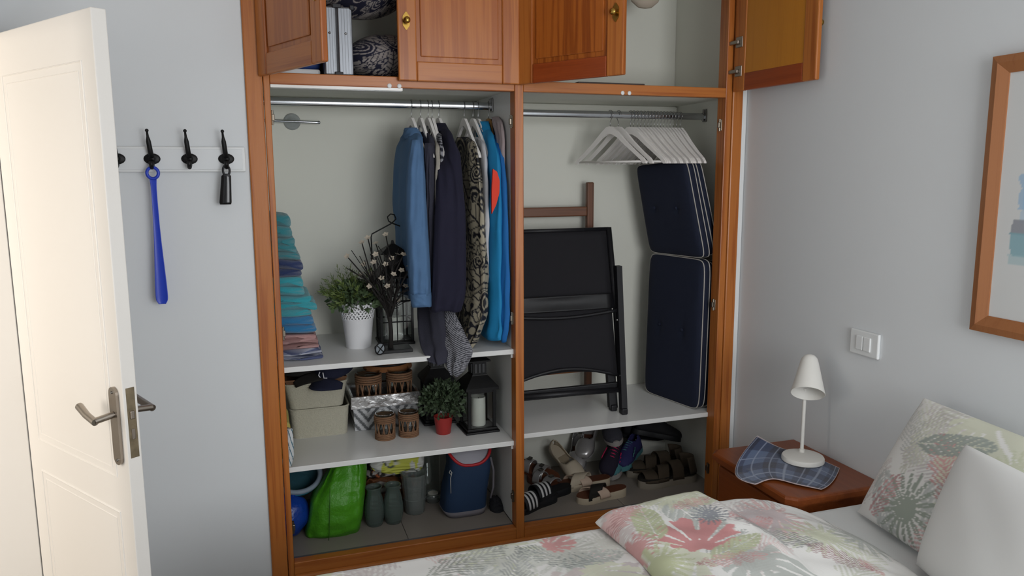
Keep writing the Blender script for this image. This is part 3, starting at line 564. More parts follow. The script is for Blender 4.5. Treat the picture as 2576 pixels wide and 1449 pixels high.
cpart(g, 'collar', NAVY, [(310, 1098, .31, 1116, .26, .018), (330, 1094, .35, 1124, .2, .024)], m=8, folds=(2, .002))
g = garment('paisley_tunic', 'black tunic with beige paisley print on the left rail', 'tunic')
def pais(P): return paisley(np.stack([P[:, 0]*.4-P[:, 1], P[:, 2]], 1), 8, '#17171f', '#9b937f', 300, (-.25, .45, .8, 1.8), (.04, .10))
PP = printed('paisley_silk', .6)
cpart(g, 'body', PP, [(345, 1150, .32, 1176, .26, .014), (362, 1145, .42, 1196, .15, .02), (450, 1150, .43, 1208, .09, .03), (560, 1154, .42, 1216, .08, .034), (680, 1156, .40, 1220, .07, .036), (770, 1150, .34, 1222, .06, .036), (840, 1156, .28, 1200, .06, .028), (872, 1166, .14, 1182, .08, .012)], colfn=pais, m=260, n=170, folds=(5, .004), ph=3)
g = garment('white_blouse', 'white blouse between the paisley tunic and the blue jacket', 'blouse')
cpart(g, 'body', WBL, [(345, 1192, .30, 1206, .25, .012), (370, 1190, .40, 1220, .13, .016), (480, 1192, .42, 1226, .10, .018), (640, 1196, .42, 1226, .10, .018), (700, 1198, .40, 1226, .1, .016)], folds=(5, .003))
g = garment('blue_fleece_jacket', 'bright blue fleece jacket with an orange-red shoulder patch', 'jacket')
cpart(g, 'body', CYAN, [(318, 1204, .33, 1222, .27, .016), (345, 1202, .42, 1240, .14, .024), (420, 1212, .43, 1256, .07, .032), (560, 1216, .42, 1256, .06, .034), (700, 1214, .40, 1256, .06, .036), (800, 1208, .36, 1258, .05, .036), (842, 1206, .33, 1256, .05, .034)], folds=(4, .004), ph=1.2)
cpart(g, 'collar', CYAN, [(306, 1206, .32, 1224, .26, .02), (338, 1204, .36, 1232, .2, .024)], m=8, folds=(2, .002))
pa = at(1238, 428, .062); pq = MB(); pts = [(1240, 425), (1250, 432), (1257, 455), (1256, 485), (1248, 515), (1237, 538), (1237, 480)]
pq.prism([(0, 0)]*0 or [(at(u, v, .042)[0]-pa[0], at(u, v, .042)[2]-pa[2]) for u, v in pts], (pa[0], .040, pa[2]), (1, 0, 0), (0, 0, 1), (0, .012, 0)).build('shoulder_patch', RED, g, world=True)
g = garment('royal_blue_jacket', 'royal blue jacket with dark lining at the right end of the rail', 'jacket')
cpart(g, 'body', BLU2, [(340, 1232, .27, 1248, .2, .010), (370, 1240, .2, 1263, .10, .013), (460, 1250, .16, 1272, .05, .014), (600, 1252, .15, 1276, .04, .015), (740, 1252, .15, 1279, .03, .016), (810, 1252, .14, 1279, .03, .016), (856, 1257, .12, 1271, .05, .012)], folds=(3, .003))
cpart(g, 'hood_lining', DARKJ, [(300, 1230, .32, 1246, .27, .008), (330, 1228, .36, 1254, .2, .012), (370, 1232, .36, 1256, .17, .010)], m=12, folds=(2, .002))
g = garment('rose_grey_top', 'rose grey knitted top pressed against the wardrobe divider', 'top')
cpart(g, 'body', ROSE, [(294, 1238, .26, 1252, .2, .008), (308, 1240, .22, 1263, .12, .009), (345, 1250, .17, 1268, .09, .009), (400, 1254, .15, 1268, .085, .008), (520, 1252, .16, 1265, .1, .007), (640, 1250, .17, 1260, .12, .006)], folds=(3, .002))
# towel bar with suction cup
tb = thing('towel_bar', 'chrome towel bar on a clear suction cup on the back panel', 'towel bar', (.15, .57, 1.82))
MB().cyl((.02, .555, 1.824), (.265, .555, 1.818), .0065).ball((.265, .555, 1.818), .008).build('bar', CHROME, tb, True, world=True, auto=40)
MB().lathe([(.036, 0), (.036, .003), (.028, .008), (.012, .014), (.010, .03)], n=28).build('suction_cup', mat('clear_plastic', '#dfe4e4', .15, trans=.7), tb, True).rotation_euler = (PI/2, 0, 0)
tb.children[1].location = (.005, .025, .002)

# ------------------------------------------------------------------ shelf one: towels, plant, lantern, tree
Z1, Z2, Z3, ZF = .869, .470, .485, .085
def folded_cloth(name, label, x0, x1, y0, y1, z0, z1, layers, m, colfn=None, seed=0, group='folded towels on the top shelf'):
    r = np.random.RandomState(seed); mb = MB(); h = (z1-z0)/layers
    for k in range(layers):
        j = r.uniform(-.013, .013, 2)*np.array([1, .8]); xr = x1+j[0]-.006*k/layers; yf = y0+j[1]; rings = []; r0 = r.uniform(0, 6)
        for i in range(13):
            yy = yf+(y1-yf)*i/12; e = min(1, (i+.3)/1.3) if i < 2 else 1
            ring = []
            for q in range(22):
                t = 2*PI*q/22; c, s = math.cos(t), math.sin(t); c = math.copysign(abs(c)**.25, c); s = math.copysign(abs(s)**.9, s)
                xx = (x0+xr)/2+(xr-x0)/2*c*e; sag = -.006*((xx-x0)/(x1-x0))**3
                ring.append((xx, yy+.004*math.sin(3*t+k), z0+h*(k+.5)+h*.52*s*e+sag+.003*math.sin(11*yy*6+k*2+t*2)+.004*math.sin(xx*30+k*1.7+r0)))
            rings.append(ring)
        mb.loft(rings)
    o = mb.build(name, m, None, True, colfn=colfn, auto=70); return tag(o, label, 'towel', group)
TW = dict(rough=.98, sheen=.4, bump=(420, .7, .004))
T1 = mat('teal_terry', '#2f7f88', **TW); T2 = mat('turquoise_terry', '#2f9aa6', **TW); T3 = mat('ocean_terry', '#2574a4', **TW); T4 = mat('navy_terry', '#22335f', **TW); PK = mat('dusty_pink_cotton', '#a98583', .9, bump=(90, .4))
folded_cloth('folded_sheet', 'folded blue and white patterned cloth at the bottom of the towel stack', 0.0, .215, .10, .40, Z1, Z1+.045, 2, printed('small_floral', .9), lambda P: np.where((sines(260, 12, 3)(P[:, [0, 2]]*1.0+P[:, [1, 1]]*.5) > .05)[:, None], np.array(lin('#b9bcc8')), np.array(lin('#4a5272'))), 1)
folded_cloth('folded_blanket', 'folded dusty pink cloth under the blue towels', 0.0, .20, .11, .40, Z1+.046, Z1+.105, 3, PK, seed=2)
zz = Z1+.106
for (x1, h, n, m, lab) in ((.185, .065, 2, T3, 'folded ocean blue towel resting on the pink cloth'), (.188, .085, 3, T2, 'thick folded turquoise towel, lower of the two'), (.165, .07, 2, T2, 'folded turquoise towel just below the navy towel'), (.142, .07, 2, T4, 'folded navy towel in the middle of the stack'), (.135, .09, 3, T1, 'folded teal towel above the navy one'), (.112, .085, 2, T1, 'folded teal towel on top of the stack')):
    folded_cloth('folded_towel', lab, 0.0, x1, .12, .40, zz, zz+h, n, m, seed=int(zz*1000)); zz += h+.001
def leaf_cluster(n, fn, size, seed):       # many small leaves joined
    r = np.random.RandomState(seed); mb = MB()
    for _ in range(n):
        p, d = fn(r); d = d/np.linalg.norm(d); s = size*r.uniform(.7, 1.3); q = np.cross(d, r.normal(size=3)); q /= np.linalg.norm(q); w = s*.32; nn = np.cross(d, q)
        mb.add([p, p+d*s*.5+q*w+nn*w*.3, p+d*s, p+d*s*.5-q*w+nn*w*.3, p+d*s*.5], [(0, 1, 4), (1, 2, 4), (0, 4, 3), (4, 2, 3)])
    return mb
GR1 = mat('leaf_dark_green', '#3d4a30', .6, var=(25, .5)); GR2 = mat('leaf_olive_green', '#64753a', .6, var=(25, .4)); GR3 = mat('leaf_grey_green', '#4d6040', .6, var=(40, .5))
pp = thing('potted_plant', 'artificial green plant in a white lace-edged metal pot', 'plant', (.372, .285, Z1))
PW = mat('white_enamel', '#e4e4e6', .35)
MB().lathe([(.001, .0), (.050, 0), (.052, .003), (.064, .12), (.066, .122), (.066, .126), (.063, .126), (.05, .006), (.001, .006)], n=40).build('pot', PW, pp, True, auto=40)
lm = MB(); NU, NV = 120, 14
def lacep(i, j):
    t = 2*PI*i/NU; z = .124+.062*j/NV; sc = .010*abs(math.sin(t*9))*(j/NV); r = .065+.012*j/NV; return (r*math.cos(t), r*math.sin(t), z+sc)
vs = [lacep(i, j) for j in range(NV+1) for i in range(NU)]; fs = []
for j in range(NV):
    for i in range(NU):
        k = (i % 10, j)
        hole = j in (1, 3, 5, 7, 9, 11) and ((i+(j//2) % 2*2) % 4 in (0, 1)) and j < 12 or j in (2, 6, 10) and (i+2) % 5 == 0
        if not hole: fs.append((j*NU+i, j*NU+(i+1) % NU, (j+1)*NU+(i+1) % NU, (j+1)*NU+i))
lm.add(vs, fs).build('lace_rim', PW, pp, True, solid=.0018)
def ff(r):
    t = r.uniform(0, 6.28); e = r.uniform(-.2, 1.3); R_ = r.uniform(.05, .115); d = np.array([math.cos(t)*math.cos(e), math.sin(t)*math.cos(e), math.sin(e)]); return np.array([0, 0, .19])+d*R_*np.array([1, 1, .8]), d+r.normal(size=3)*.6
tag(leaf_cluster(900, ff, .026, 1).build('round_leaves', GR3, pp), kind='stuff')
sp = MB(); r_ = np.random.RandomState(4)
for k in range(46):
    t = r_.uniform(0, 6.28); e = r_.uniform(.0, 1.35); L = r_.uniform(.11, .17); d = np.array([math.cos(t)*math.cos(e)-.35, math.sin(t)*math.cos(e), math.sin(e)]); d /= np.linalg.norm(d); b0 = np.array([-.02, 0, .19])
    sp.tube([b0, b0+d*L*.6, b0+d*L+np.array([0, 0, -.006])], .0009, 4)
    for q in range(26):
        f = .35+.65*q/26; a = r_.normal(size=3); a -= d*np.dot(a, d); a /= np.linalg.norm(a); p = b0+d*L*f; sp.add([p, p+a*.011+d*.012+np.cross(a, d)*.0018, p+a*.016+d*.018, p+a*.011+d*.012-np.cross(a, d)*.0018], [(0, 1, 2, 3)])
tag(sp.build('needle_sprigs', GR2, pp), kind='stuff')
def candle(label, loc, r=.033, h=.13, group=None):
    o = thing('pillar_candle', label, 'candle', loc, 0, group)
    MB().lathe([(.001, 0), (r*.97, 0), (r, .003), (r, h-.004), (r*.96, h), (r*.8, h-.004), (r*.4, h-.014), (.001, h-.016)], n=28).build('wax', WAX, o, True, auto=50); MB().tube([(0, 0, h-.018), (.001, 0, h-.004)], .0016, 6).build('wick', BLACK, o); return o
# wire lantern with hoop
bl = thing('wire_lantern', 'black wire bird-cage lantern with a ring hanger on the top shelf', 'lantern', (.535, .33, Z1))
MB().rbox(-.075, .075, -.075, .075, 0, .012, .003).build('base', BLACK, bl)
for i in range(4):
    sx, sy = ((-1, -1), (1, -1), (1, 1), (-1, 1))[i]; MB().rbox(sx*.066-.005, sx*.066+.005, sy*.066-.005, sy*.066+.005, .012, .29, .001).build('corner_post', BLACK, bl)
    nx = ((-1, -1), (1, -1), (1, 1), (-1, 1))[(i+1) % 4]
    MB().box(min(sx, nx[0])*.066-.001, max(sx, nx[0])*.066+.001, min(sy, nx[1])*.066-.001, max(sy, nx[1])*.066+.001, .02, .285).build('pane', GLASS, bl)
    for z in (.1, .19, .25): MB().cyl((sx*.066, sy*.066, z), (nx[0]*.066, nx[1]*.066, z), .003, n=6).build('cross_wire', BLACK, bl)
    for f in (.3, .5, .7): MB().cyl((sx*.067*(1-f)+nx[0]*.067*f, sy*.067*(1-f)+nx[1]*.067*f, .012), (sx*.067*(1-f)+nx[0]*.067*f, sy*.067*(1-f)+nx[1]*.067*f, .29), .0024, n=6).build('upright_wire', BLACK, bl)
MB().loft([[(sx*w, sy*w, z) for sx, sy in ((-1, -1), (1, -1), (1, 1), (-1, 1))] for w, z in ((.082, .288), (.082, .296), (.04, .34), (.034, .345), (.034, .385), (.062, .39), (.03, .415), (.008, .43), (.004, .445))]).build('roof', BLACK, bl)
MB().tube([(-.088, 0, .36), (-.09, 0, .46), (-.086, 0, .474), (-.005, 0, .515), (.0, 0, .518), (.018, 0, .535), (.012, 0, .553), (-.004, 0, .557), (-.018, 0, .545), (-.014, 0, .527), (.0, 0, .518), (.09, 0, .482), (.096, 0, .46), (.09, 0, .36)], .0028, 8).build('hoop', BLACK, bl, True)
candle('white candle inside the wire lantern on the top shelf', (.535, .33, Z1+.012), .032, .10)
# blossom light tree
tr = thing('blossom_tree', 'dark wire tree with tiny pale blossom lights on the top shelf', 'ornament', (.487, .16, Z1))
MB().rbox(-.06, .085, -.05, .05, 0, .014, .003).build('base', BLACK, tr)
tm = MB(); fm = MB(); r_ = np.random.RandomState(12)
tm.tube([(0, 0, .01), (.004, 0, .08), (0, 0, .16), (.004, 0, .22)], [.011, .009, .008, .006], 8)
flow = [(873, 645), (910, 610), (925, 598), (945, 612), (970, 590), (940, 660), (1000, 640), (985, 650), (915, 665), (960, 700), (1010, 680), (975, 720), (1015, 640), (935, 690), (990, 690), (1020, 720), (955, 745), (1000, 755), (930, 720), (985, 775), (945, 640), (1030, 670), (910, 690), (970, 665)]
for (u, v) in flow:
    e = at(u, v, .16+r_.uniform(-.05, .05))-np.array([.487, .16, Z1]); s0 = np.array([0, 0, r_.uniform(.1, .22)]); m_ = s0*.5+e*.5+r_.normal(size=3)*.012; m_[2] -= .01
    tm.tube([s0, m_, e], [.0045, .0034, .0022], 6)
    for q in range(4): e2 = m_+(e-m_)*.6+r_.normal(size=3)*.025; tm.tube([m_, e2], .0016, 5)
    nrm = (e-m_)/np.linalg.norm(e-m_)+np.array([-.5, -1.6, .5])*r_.uniform(.3, 1); nrm /= np.linalg.norm(nrm); a = np.cross(nrm, [0, .3, 1]); a /= np.linalg.norm(a); b = np.cross(nrm, a)
    for k in range(5):
        t = 2*PI*k/5; d = a*math.cos(t)+b*math.sin(t); w = a*-math.sin(t)+b*math.cos(t); fm.add([e, e+d*.008+w*.0055+nrm*.002, e+d*.0145+nrm*.003, e+d*.008-w*.0055+nrm*.002], [(0, 1, 2, 3)])
tm.build('branches', mat('dark_bark', '#1a1614', .8), tr, True); tag(fm.build('blossoms', mat('pale_blossom', '#b3a898', .7), tr), kind='stuff')
wl = thing('wheel_ornament', 'small round glass wheel ornament with black wire at the foot of the blossom tree', 'ornament', (.435, .10, Z1), .5)
MB().tube([(.023*math.cos(t), 0, .026+.023*math.sin(t)) for t in [2*PI*k/24 for k in range(24)]], .0028, 6, True).tube([(-.016, -.003, .01), (.016, -.003, .042)], .002, 6).tube([(.016, -.003, .01), (-.016, -.003, .042)], .002, 6).build('wire_rim', BLACK, wl, True)
MB().cyl((0, -.001, .026), (0, .006, .026), .021, n=24).build('disc', mat('frosted_disc', '#7f858a', .3), wl)
# ------------------------------------------------------------------ shelf two
WV = mat('cream_weave', '#b5b1a0', .9, bump=(260, .9, .004), var=(120, .12))
def basket(label, x0, x1, y0, y1, z0, z1, tp_, rim=.012):
    o = thing('storage_basket', label, 'basket', ((x0+x1)/2, (y0+y1)/2, z0), 0, 'woven baskets on the middle shelf'); mb = MB(); w, d, h = (x1-x0)/2, (y1-y0)/2, z1-z0
    def rr(k, z, cr=.03):
        pts = []
        for sx, sy, a0 in ((1, 1, 0), (-1, 1, PI/2), (-1, -1, PI), (1, -1, 1.5*PI)):
            for q in range(6): a = a0+PI/2*q/5; pts.append((sx*(w*k-cr)+cr*math.cos(a), sy*(d*k-cr)+cr*math.sin(a), z))
        return pts
    mb.loft([rr(tp_, 0), rr(tp_+(1-tp_)*.5, h*.5), rr(1, h), rr(.97, h), rr(tp_*.97, .006)]).build('body', WV, o, True, auto=50)
    MB().tube(rr(.99, h+.001), .0045, 8, True).build('rim', WV, o, True); return o
basket('lower cream woven basket standing on the middle shelf', .078, .328, .335, .575, Z2, .596, .93); basket('upper cream woven basket holding caps, stacked on the lower one', .062, .322, .318, .572, .603, .712, .86)
WK_ = mat('tray_wicker', '#6a4a33', .85, bump=(300, .8, .003), var=(50, .3)); CAPN = mat('navy_twill', '#161a30', .9, bump=(400, .2)); LEA = mat('brown_leather', '#6b4226', .6, bump=(60, .3), var=(20, .25)); STRAW = mat('tan_straw', '#8a5a34', .9, bump=(300, .6), var=(30, .2))
def capobj(label, loc, rz, m, tilt=0, s=1):
    o = thing('cap', label, 'cap', loc, rz, 'caps in the upper basket'); o.rotation_euler = (tilt, 0, rz); o.scale = (s, s, s)
    mb = MB(); mb.loft([[(.085*r*math.cos(t), .095*r*math.sin(t), .09*math.sqrt(max(0, 1-r*r*.98))) for t in [2*PI*k/28 for k in range(28)]] for r in (1, .97, .9, .75, .5, .25, .03)]); mb.build('crown', m, o, True)
    MB().grid(lambda a, b: (.085*math.sin((a-.5)*2.2)*(1+.0*b), -.06-.03*math.cos((a-.5)*2.2)-b*.07*math.cos((a-.5)*2.6), .022-.02*b-.03*((a-.5)*2)**2), 17, 7).build('peak', m, o, True, solid=.004); return o
c = capobj('navy cap with white lettering tipped over the basket edge', (.275, .375, .748), -.6, CAPN, .3)
MB().tube([(-.012, -.093, .05), (-.02, -.094, .035), (-.012, -.096, .022), (-.002, -.096, .02)], .0024, 5).tube([(.004, -.095, .05), (.004, -.096, .024), (.018, -.094, .024)], .0024, 5).build('lettering', mat('white_thread', '#d8d8de', .8), c)
capobj('dark cap lying at the left inside the upper basket', (.13, .42, .736), .5, mat('dark_twill', '#1b1815', .9)); capobj('brown cap squeezed under the navy cap', (.20, .48, .735), 2.2, LEA, s=.9)
tray = thing('woven_tray', 'brown woven tray edge resting on the upper cream basket', 'tray', (.192, .445, .714))
MB().loft([rr_ for rr_ in [[(sx*w_, sy*d_, z_) for sx, sy in ((-1, -1), (1, -1), (1, 1), (-1, 1))] for w_, d_, z_ in ((.118, .118, 0), (.128, .126, .018), (.124, .122, .018), (.115, .115, .004))]]).build('body', WK_, tray)
MB().tube([(-.127, -.125, .019), (.127, -.125, .019), (.127, .125, .019), (-.127, .125, .019)], .004, 8, True).build('rim', WK_, tray, True)
ht = thing('straw_hat', 'tan straw hat lying behind the chevron bin', 'hat', (.525, .505, .715)); ht.rotation_euler = (.1, 0, 0); ht.scale = (.9, .8, .9)
MB().loft([[(a*math.cos(t), a*.8*math.sin(t), z) for t in [2*PI*k/36 for k in range(36)]] for a, z in ((.125, .0), (.115, .01), (.105, .02), (.10, .08), (.095, .12), (.06, .13), (.005, .128))]).build('crown', STRAW, ht, True); MB().tube([(.107*math.cos(t), .086*math.sin(t), .03) for t in [2*PI*k/36 for k in range(36)]], .006, 6, True).build('band', BLACK, ht, True)
MB().loft([[(a*math.cos(t), a*.75*math.sin(t), z+.01*math.sin(2*t)) for t in [2*PI*k/36 for k in range(36)]] for a, z in ((.10, .012), (.125, .006), (.126, .002), (.10, .006))]).build('brim', STRAW, ht, True)
def chev(P):
    u = P[:, 0]*1.0; k = ((P[:, 2]+np.abs(((u-.345)/.13 % 1)-.5)*-.17)/.046) % 1; return np.where((k < .45)[:, None], np.array(lin('#5f6163')), np.array(lin('#bcbdbf')))
bn = thing('fabric_bin', 'grey and white chevron fabric bin with silver lining', 'bin', (.48, .46, Z2))
def rct(x0, x1, y0, y1, z, n=14):
    p = [(x0+(x1-x0)*k/n, y0, z) for k in range(n)]+[(x1, y0+(y1-y0)*k/n, z) for k in range(n)]+[(x1-(x1-x0)*k/n, y1, z) for k in range(n)]+[(x0, y1-(y1-y0)*k/n, z) for k in range(n)]; return p
mb = MB().loft([rct(.352-.008*k/30, .628+.008*k/30, .360-.012*k/30, .575, Z2+.001+.125*k/30, 60) for k in range(31)], cap=False); mb.f.append(tuple(range(239, -1, -1))); mb.build('body', printed('chevron_canvas', .9), bn, world=True, colfn=chev)
MB().loft([rct(.340, .640, .343, .577, Z2+.104), rct(.336, .643, .338, .58, Z2+.108), rct(.338, .642, .340, .578, Z2+.160), rct(.344, .636, .346, .572, Z2+.162), rct(.350, .63, .352, .566, Z2+.156), rct(.356, .622, .362, .565, Z2+.02)], cap=False).build('silver_cuff', SILV, bn, world=True)
WK = mat('wicker', '#7d5c43', .85, bump=(350, .8, .003), var=(60, .3)); WKG = mat('tumbler_glass', '#e8ecea', .05, trans=1)
def wicker(label, x, y, z, rz=0, s=1.0, holed=False):
    o = thing('wicker_glass', label, 'glass', (x, y, z), rz, 'glasses in wicker sleeves'); o.scale = (s, s, s)
    for (z0, z1, r0, r1) in ((0, .022, .040, .041), (.074, .098, .042, .0435)):
        for q in range(4): zq = z0+(z1-z0)*q/3; MB().tube([((r0+.001)*math.cos(t), (r0+.001)*math.sin(t), zq+.003) for t in [2*PI*k/28 for k in range(28)]], .0037, 6, True).build('woven_band', WK, o, True)
    st_ = MB()
    for k in range(22):
        t = 2*PI*k/22; t2 = t+(.28 if k % 2 else -.28); st_.tube([(.041*math.cos(t), .041*math.sin(t), .02), (.043*math.cos(t2), .043*math.sin(t2), .076)], .0024, 5)
    tag(st_.build('lattice', WK, o), kind='stuff')
    MB().lathe([(.001, .003), (.037, .003), (.038, .008), (.040, .112), (.0385, .112), (.036, .01), (.001, .008)], n=32).build('tumbler', WKG, o, True, auto=50); return o
wicker('wicker-sleeved glass standing on the shelf, left of the front pair', .465, .235, Z2); wicker('wicker-sleeved glass standing on the shelf, right of the front pair', .568, .238, Z2, .6)
wicker('wicker-sleeved glass inside the chevron bin at the left', .425, .425, Z2+.105, .2, 1.3); wicker('wicker-sleeved glass inside the chevron bin at the right', .565, .43, Z2+.105, .9, 1.3)
rp = thing('potted_plant', 'bushy green plant in a small red pot on the middle shelf', 'plant', (.717, .215, Z2))
MB().lathe([(.001, 0), (.030, 0), (.032, .003), (.041, .075), (.042, .078), (.039, .078), (.03, .06), (.001, .06)], n=32).build('pot', mat('red_plastic', '#962b28', .45), rp, True, auto=40)
def f2(r):
    t = r.uniform(0, 6.28); e = r.uniform(-.75, 1.45); R_ = r.uniform(.03, .1); d = np.array([math.cos(t)*math.cos(e), math.sin(t)*math.cos(e), math.sin(e)]); return np.array([0, 0, .145])+d*R_*np.array([1.05, .95, .85]), d+r.normal(size=3)*.7
tag(leaf_cluster(1300, f2, .022, 3).build('foliage', mat('leaf_deep_green', '#3b4a33', .6, var=(40, .5)), rp), kind='stuff')
for k in range(7): pass
MB().tube([(0, 0, .055), (.004, .002, .09), (0, 0, .14)], .004, 6).build('stem', mat('plant_stem', '#4a4a30', .8), rp)
def lantern(label, loc, rz, w, h, group):
    o = thing('lantern', label, 'lantern', loc, rz, group); b = w/2; q = b*.74
    MB().rbox(-b, b, -b, b, 0, .010, .003).rbox(-b*.9, b*.9, -b*.9, b*.9, .010, .022, .003).build('base', BLACK, o)
    C4 = ((-1, -1), (1, -1), (1, 1), (-1, 1)); hb_ = h*.56
    for sx, sy in C4: MB().rbox(sx*q-.007, sx*q+.007, sy*q-.007, sy*q+.007, .022, hb_, .002).build('corner_post', BLACK, o)
    for i in range(4):
        a, c = C4[i], C4[(i+1) % 4]; x0, x1, y0, y1 = min(a[0], c[0])*q, max(a[0], c[0])*q, min(a[1], c[1])*q, max(a[1], c[1])*q
        MB().box(x0-.001, x1+.001, y0-.001, y1+.001, .024, hb_-.01).build('pane', GLASS, o)
        MB().box(x0-.004, x1+.004, y0-.004, y1+.004, hb_-.014, hb_).build('top_bar', BLACK, o)
    MB().loft([[(sx*u_, sy*u_, z) for sx, sy in C4] for u_, z in ((q*1.3, hb_), (q*1.3, hb_+.012), (q*.98, hb_+h*.10), (q*.62, hb_+h*.17), (q*.6, hb_+h*.18))]).build('roof', BLACK, o)
    t0, t1 = hb_+h*.17, hb_+h*.35; k = q*.55
    MB().loft([[(sx*u_, sy*u_, z) for sx, sy in C4] for u_, z in ((k, t0), (k, t1))]).build('vent_box', BLACK, o)
    for i in (-1, 0, 1):
        for ax_ in (0, 1):
            for s in (-1, 1):
                x, y = (i*k*.55, s*(k+.001)) if ax_ == 0 else (s*(k+.001), i*k*.55)
                MB().box(x-.005, x+.005, y-.0025, y+.0025, t0+.012, t1-.01).build('vent_slot', mat('dark_grey_slot', '#3a3b3d', .5), o) if ax_ == 0 else MB().box(x-.0025, x+.0025, y-.005, y+.005, t0+.012, t1-.01).build('vent_slot', mat('dark_grey_slot', '#3a3b3d', .5), o)
    MB().loft([[(sx*u_, sy*u_, z) for sx, sy in C4] for u_, z in ((k*1.5, t1), (k*1.5, t1+.006), (k*.3, t1+h*.05))]).build('cap', BLACK, o)
    MB().tube([(.03*math.cos(t), .004, t1+h*.045+.02+.022*math.sin(t)) for t in [2*PI*k_/20 for k_ in range(20)]], .002, 6, True).build('carrying_ring', BLACK, o, True); return o
lantern('black metal lantern with a white candle at the right end of the middle shelf', (.876, .222, Z2), .04, .155, .345, 'black lanterns on the middle shelf'); lantern('black metal lantern half hidden behind the red potted plant', (.73, .40, Z2), .0, .15, .345, 'black lanterns on the middle shelf')
candle('white pillar candle inside the front black lantern', (.876, .214, Z2+.022), .032, .128)
folded_cloth('folded_cloth', 'yellow cloth edge peeking out beside the cream baskets', 0.0, .068, .10, .31, Z2, Z2+.20, 4, mat('yellow_cotton', '#b9ad62', .9, bump=(90, .3)), seed=5, group='cloths beside the baskets')

# ------------------------------------------------------------------ wardrobe floor, left bay
def soft(label, name, cat, mt_, secs, group=None, colfn=None, base=None, **k):
    o = cloth(secs, **k).build(name, mt_, None, True, colfn=colfn); return tag(o, label, cat, group)
GB = mat('green_woven_plastic', '#47901a', .4, bump=(90, .5, .006), var=(8, .12))
gb = thing('shopping_bag', 'large bright green woven plastic shopping bag', 'bag', (.24, .3, ZF))
cpart(gb, 'body', GB, [(1336, 768, .262, 902, .25, .075), (1320, 766, .255, 908, .235, .095), (1285, 776, .255, 914, .23, .105), (1240, 781, .26, 918, .23, .10), (1210, 806, .27, 920, .235, .09), (1180, 828, .28, 920, .24, .075), (1140, 846, .29, 918, .25, .05)], folds=(5, .006), sq=.6, m=60, n=60)
SD = mat('dark_green_seam', '#2c5a14', .6)
sp_ = []
for v in np.linspace(1332, 1205, 9): q = at(822+(1332-v)*.02, v, .24); sp_.append((q[0], q[1]-.104-.006*math.sin((1332-v)/127*PI), q[2]))
MB().tube(sp_, .0016, 5).build('seam', SD, gb, True, world=True)
bb = thing('plastic_bag', 'crumpled royal blue plastic bag at the left end of the floor', 'bag', (.06, .25, ZF))
MB().ball((.055, .255, ZF+.088), .082, .085, .088, 36, 22, .03, 1.0).build('body', mat('royal_blue_plastic', '#173f9c', .3, bump=(30, .6, .01)), bb, True, world=True)
MB().tube([(.07, .25, ZF+.165), (.075, .245, ZF+.178), (.065, .24, ZF+.184)], [.014, .008, .004], 8).build('knot', mat('royal_blue_plastic', '#173f9c', .3), bb, True, world=True)
bk = thing('mesh_bucket', 'round teal net basket with grey rim behind the blue bag', 'basket', (.085, .36, ZF+.175)); bk.rotation_euler = (.5, .1, 0)
MB().lathe([(.001, 0), (.07, 0), (.085, .02), (.10, .07), (.098, .07), (.083, .022), (.068, .004), (.001, .004)], n=36).build('body', mat('teal_net', '#2c5560', .7, bump=(150, .6)), bk, True, auto=50)
MB().tube([(.101*math.cos(t), .101*math.sin(t), .072) for t in [2*PI*k/40 for k in range(40)]], .011, 10, True).build('rim', mat('grey_blue_rim', '#8a97a6', .5), bk, True); MB().tube([(.099*math.cos(t), .099*math.sin(t), .056) for t in [2*PI*k/40 for k in range(40)]], .006, 8, True).build('cyan_band', mat('cyan_band', '#3f96ab', .5), bk, True)
def rp_(P): return np.where((sines(150, 14, 6)(P[:, [0, 2]]) > .12)[:, None], np.array(lin('#b9b4ac')), np.where((sines(110, 12, 8)(P[:, [0, 2]]) > .2)[:, None], np.array(lin('#a8582a')), np.array(lin('#262320'))))
soft('patterned tote bag with black, white and orange print behind the glass jars', 'tote_bag', 'bag', printed('floral_tote', .8), [(1262, 920, .50, 1030, .49, .05), (1230, 915, .48, 1040, .47, .06), (1195, 915, .46, 1045, .45, .06), (1150, 918, .46, 1040, .45, .05)], colfn=rp_, m=70, n=90, folds=(4, .006), sq=.6)
def yl(P): a = sines(40, 8, 3)(P[:, [0, 2]]); b = sines(70, 8, 5)(P[:, [0, 2]]); return np.where((np.abs(a) < .06)[:, None], np.array(lin('#4b5048')), np.where((b > .02)[:, None], np.array(lin('#bcbf4e')), np.array(lin('#c2c3bd'))))
soft('yellow, white and grey leaf print pouch lying on the tote bag', 'pouch', 'bag', printed('leaf_pouch', .7), [(1186, 985, .36, 1058, .36, .02), (1172, 935, .36, 1066, .36, .05), (1155, 925, .37, 1066, .37, .055), (1138, 930, .38, 1060, .38, .04)], colfn=yl, m=60, n=90, folds=(3, .008), sq=.7)
soft('brown leather bag lying flat behind the glass jars', 'leather_bag', 'bag', LEA, [(1262, 915, .40, 1015, .39, .035), (1235, 915, .39, 1020, .38, .045), (1212, 918, .39, 1012, .38, .035), (1202, 930, .39, 990, .38, .02)], folds=(4, .006))
fs_ = MB()
for k, (u, v) in enumerate(((940, 1222), (950, 1238), (975, 1232))):
    p = at(u, v, .33); fs_.tube([p, p+np.array([.03, -.004, .006+.004*k]), p+np.array([.06, 0, .001])], [.010, .013, .006], 8)
tag(fs_.build('grey_scarf', mat('pale_grey_cloth', '#8f8b8a', .9), None, True), 'crumpled grey printed scarf above the glass jars', 'scarf')
JG = mat('smoky_glass', '#93a69f', .1, trans=.8); 
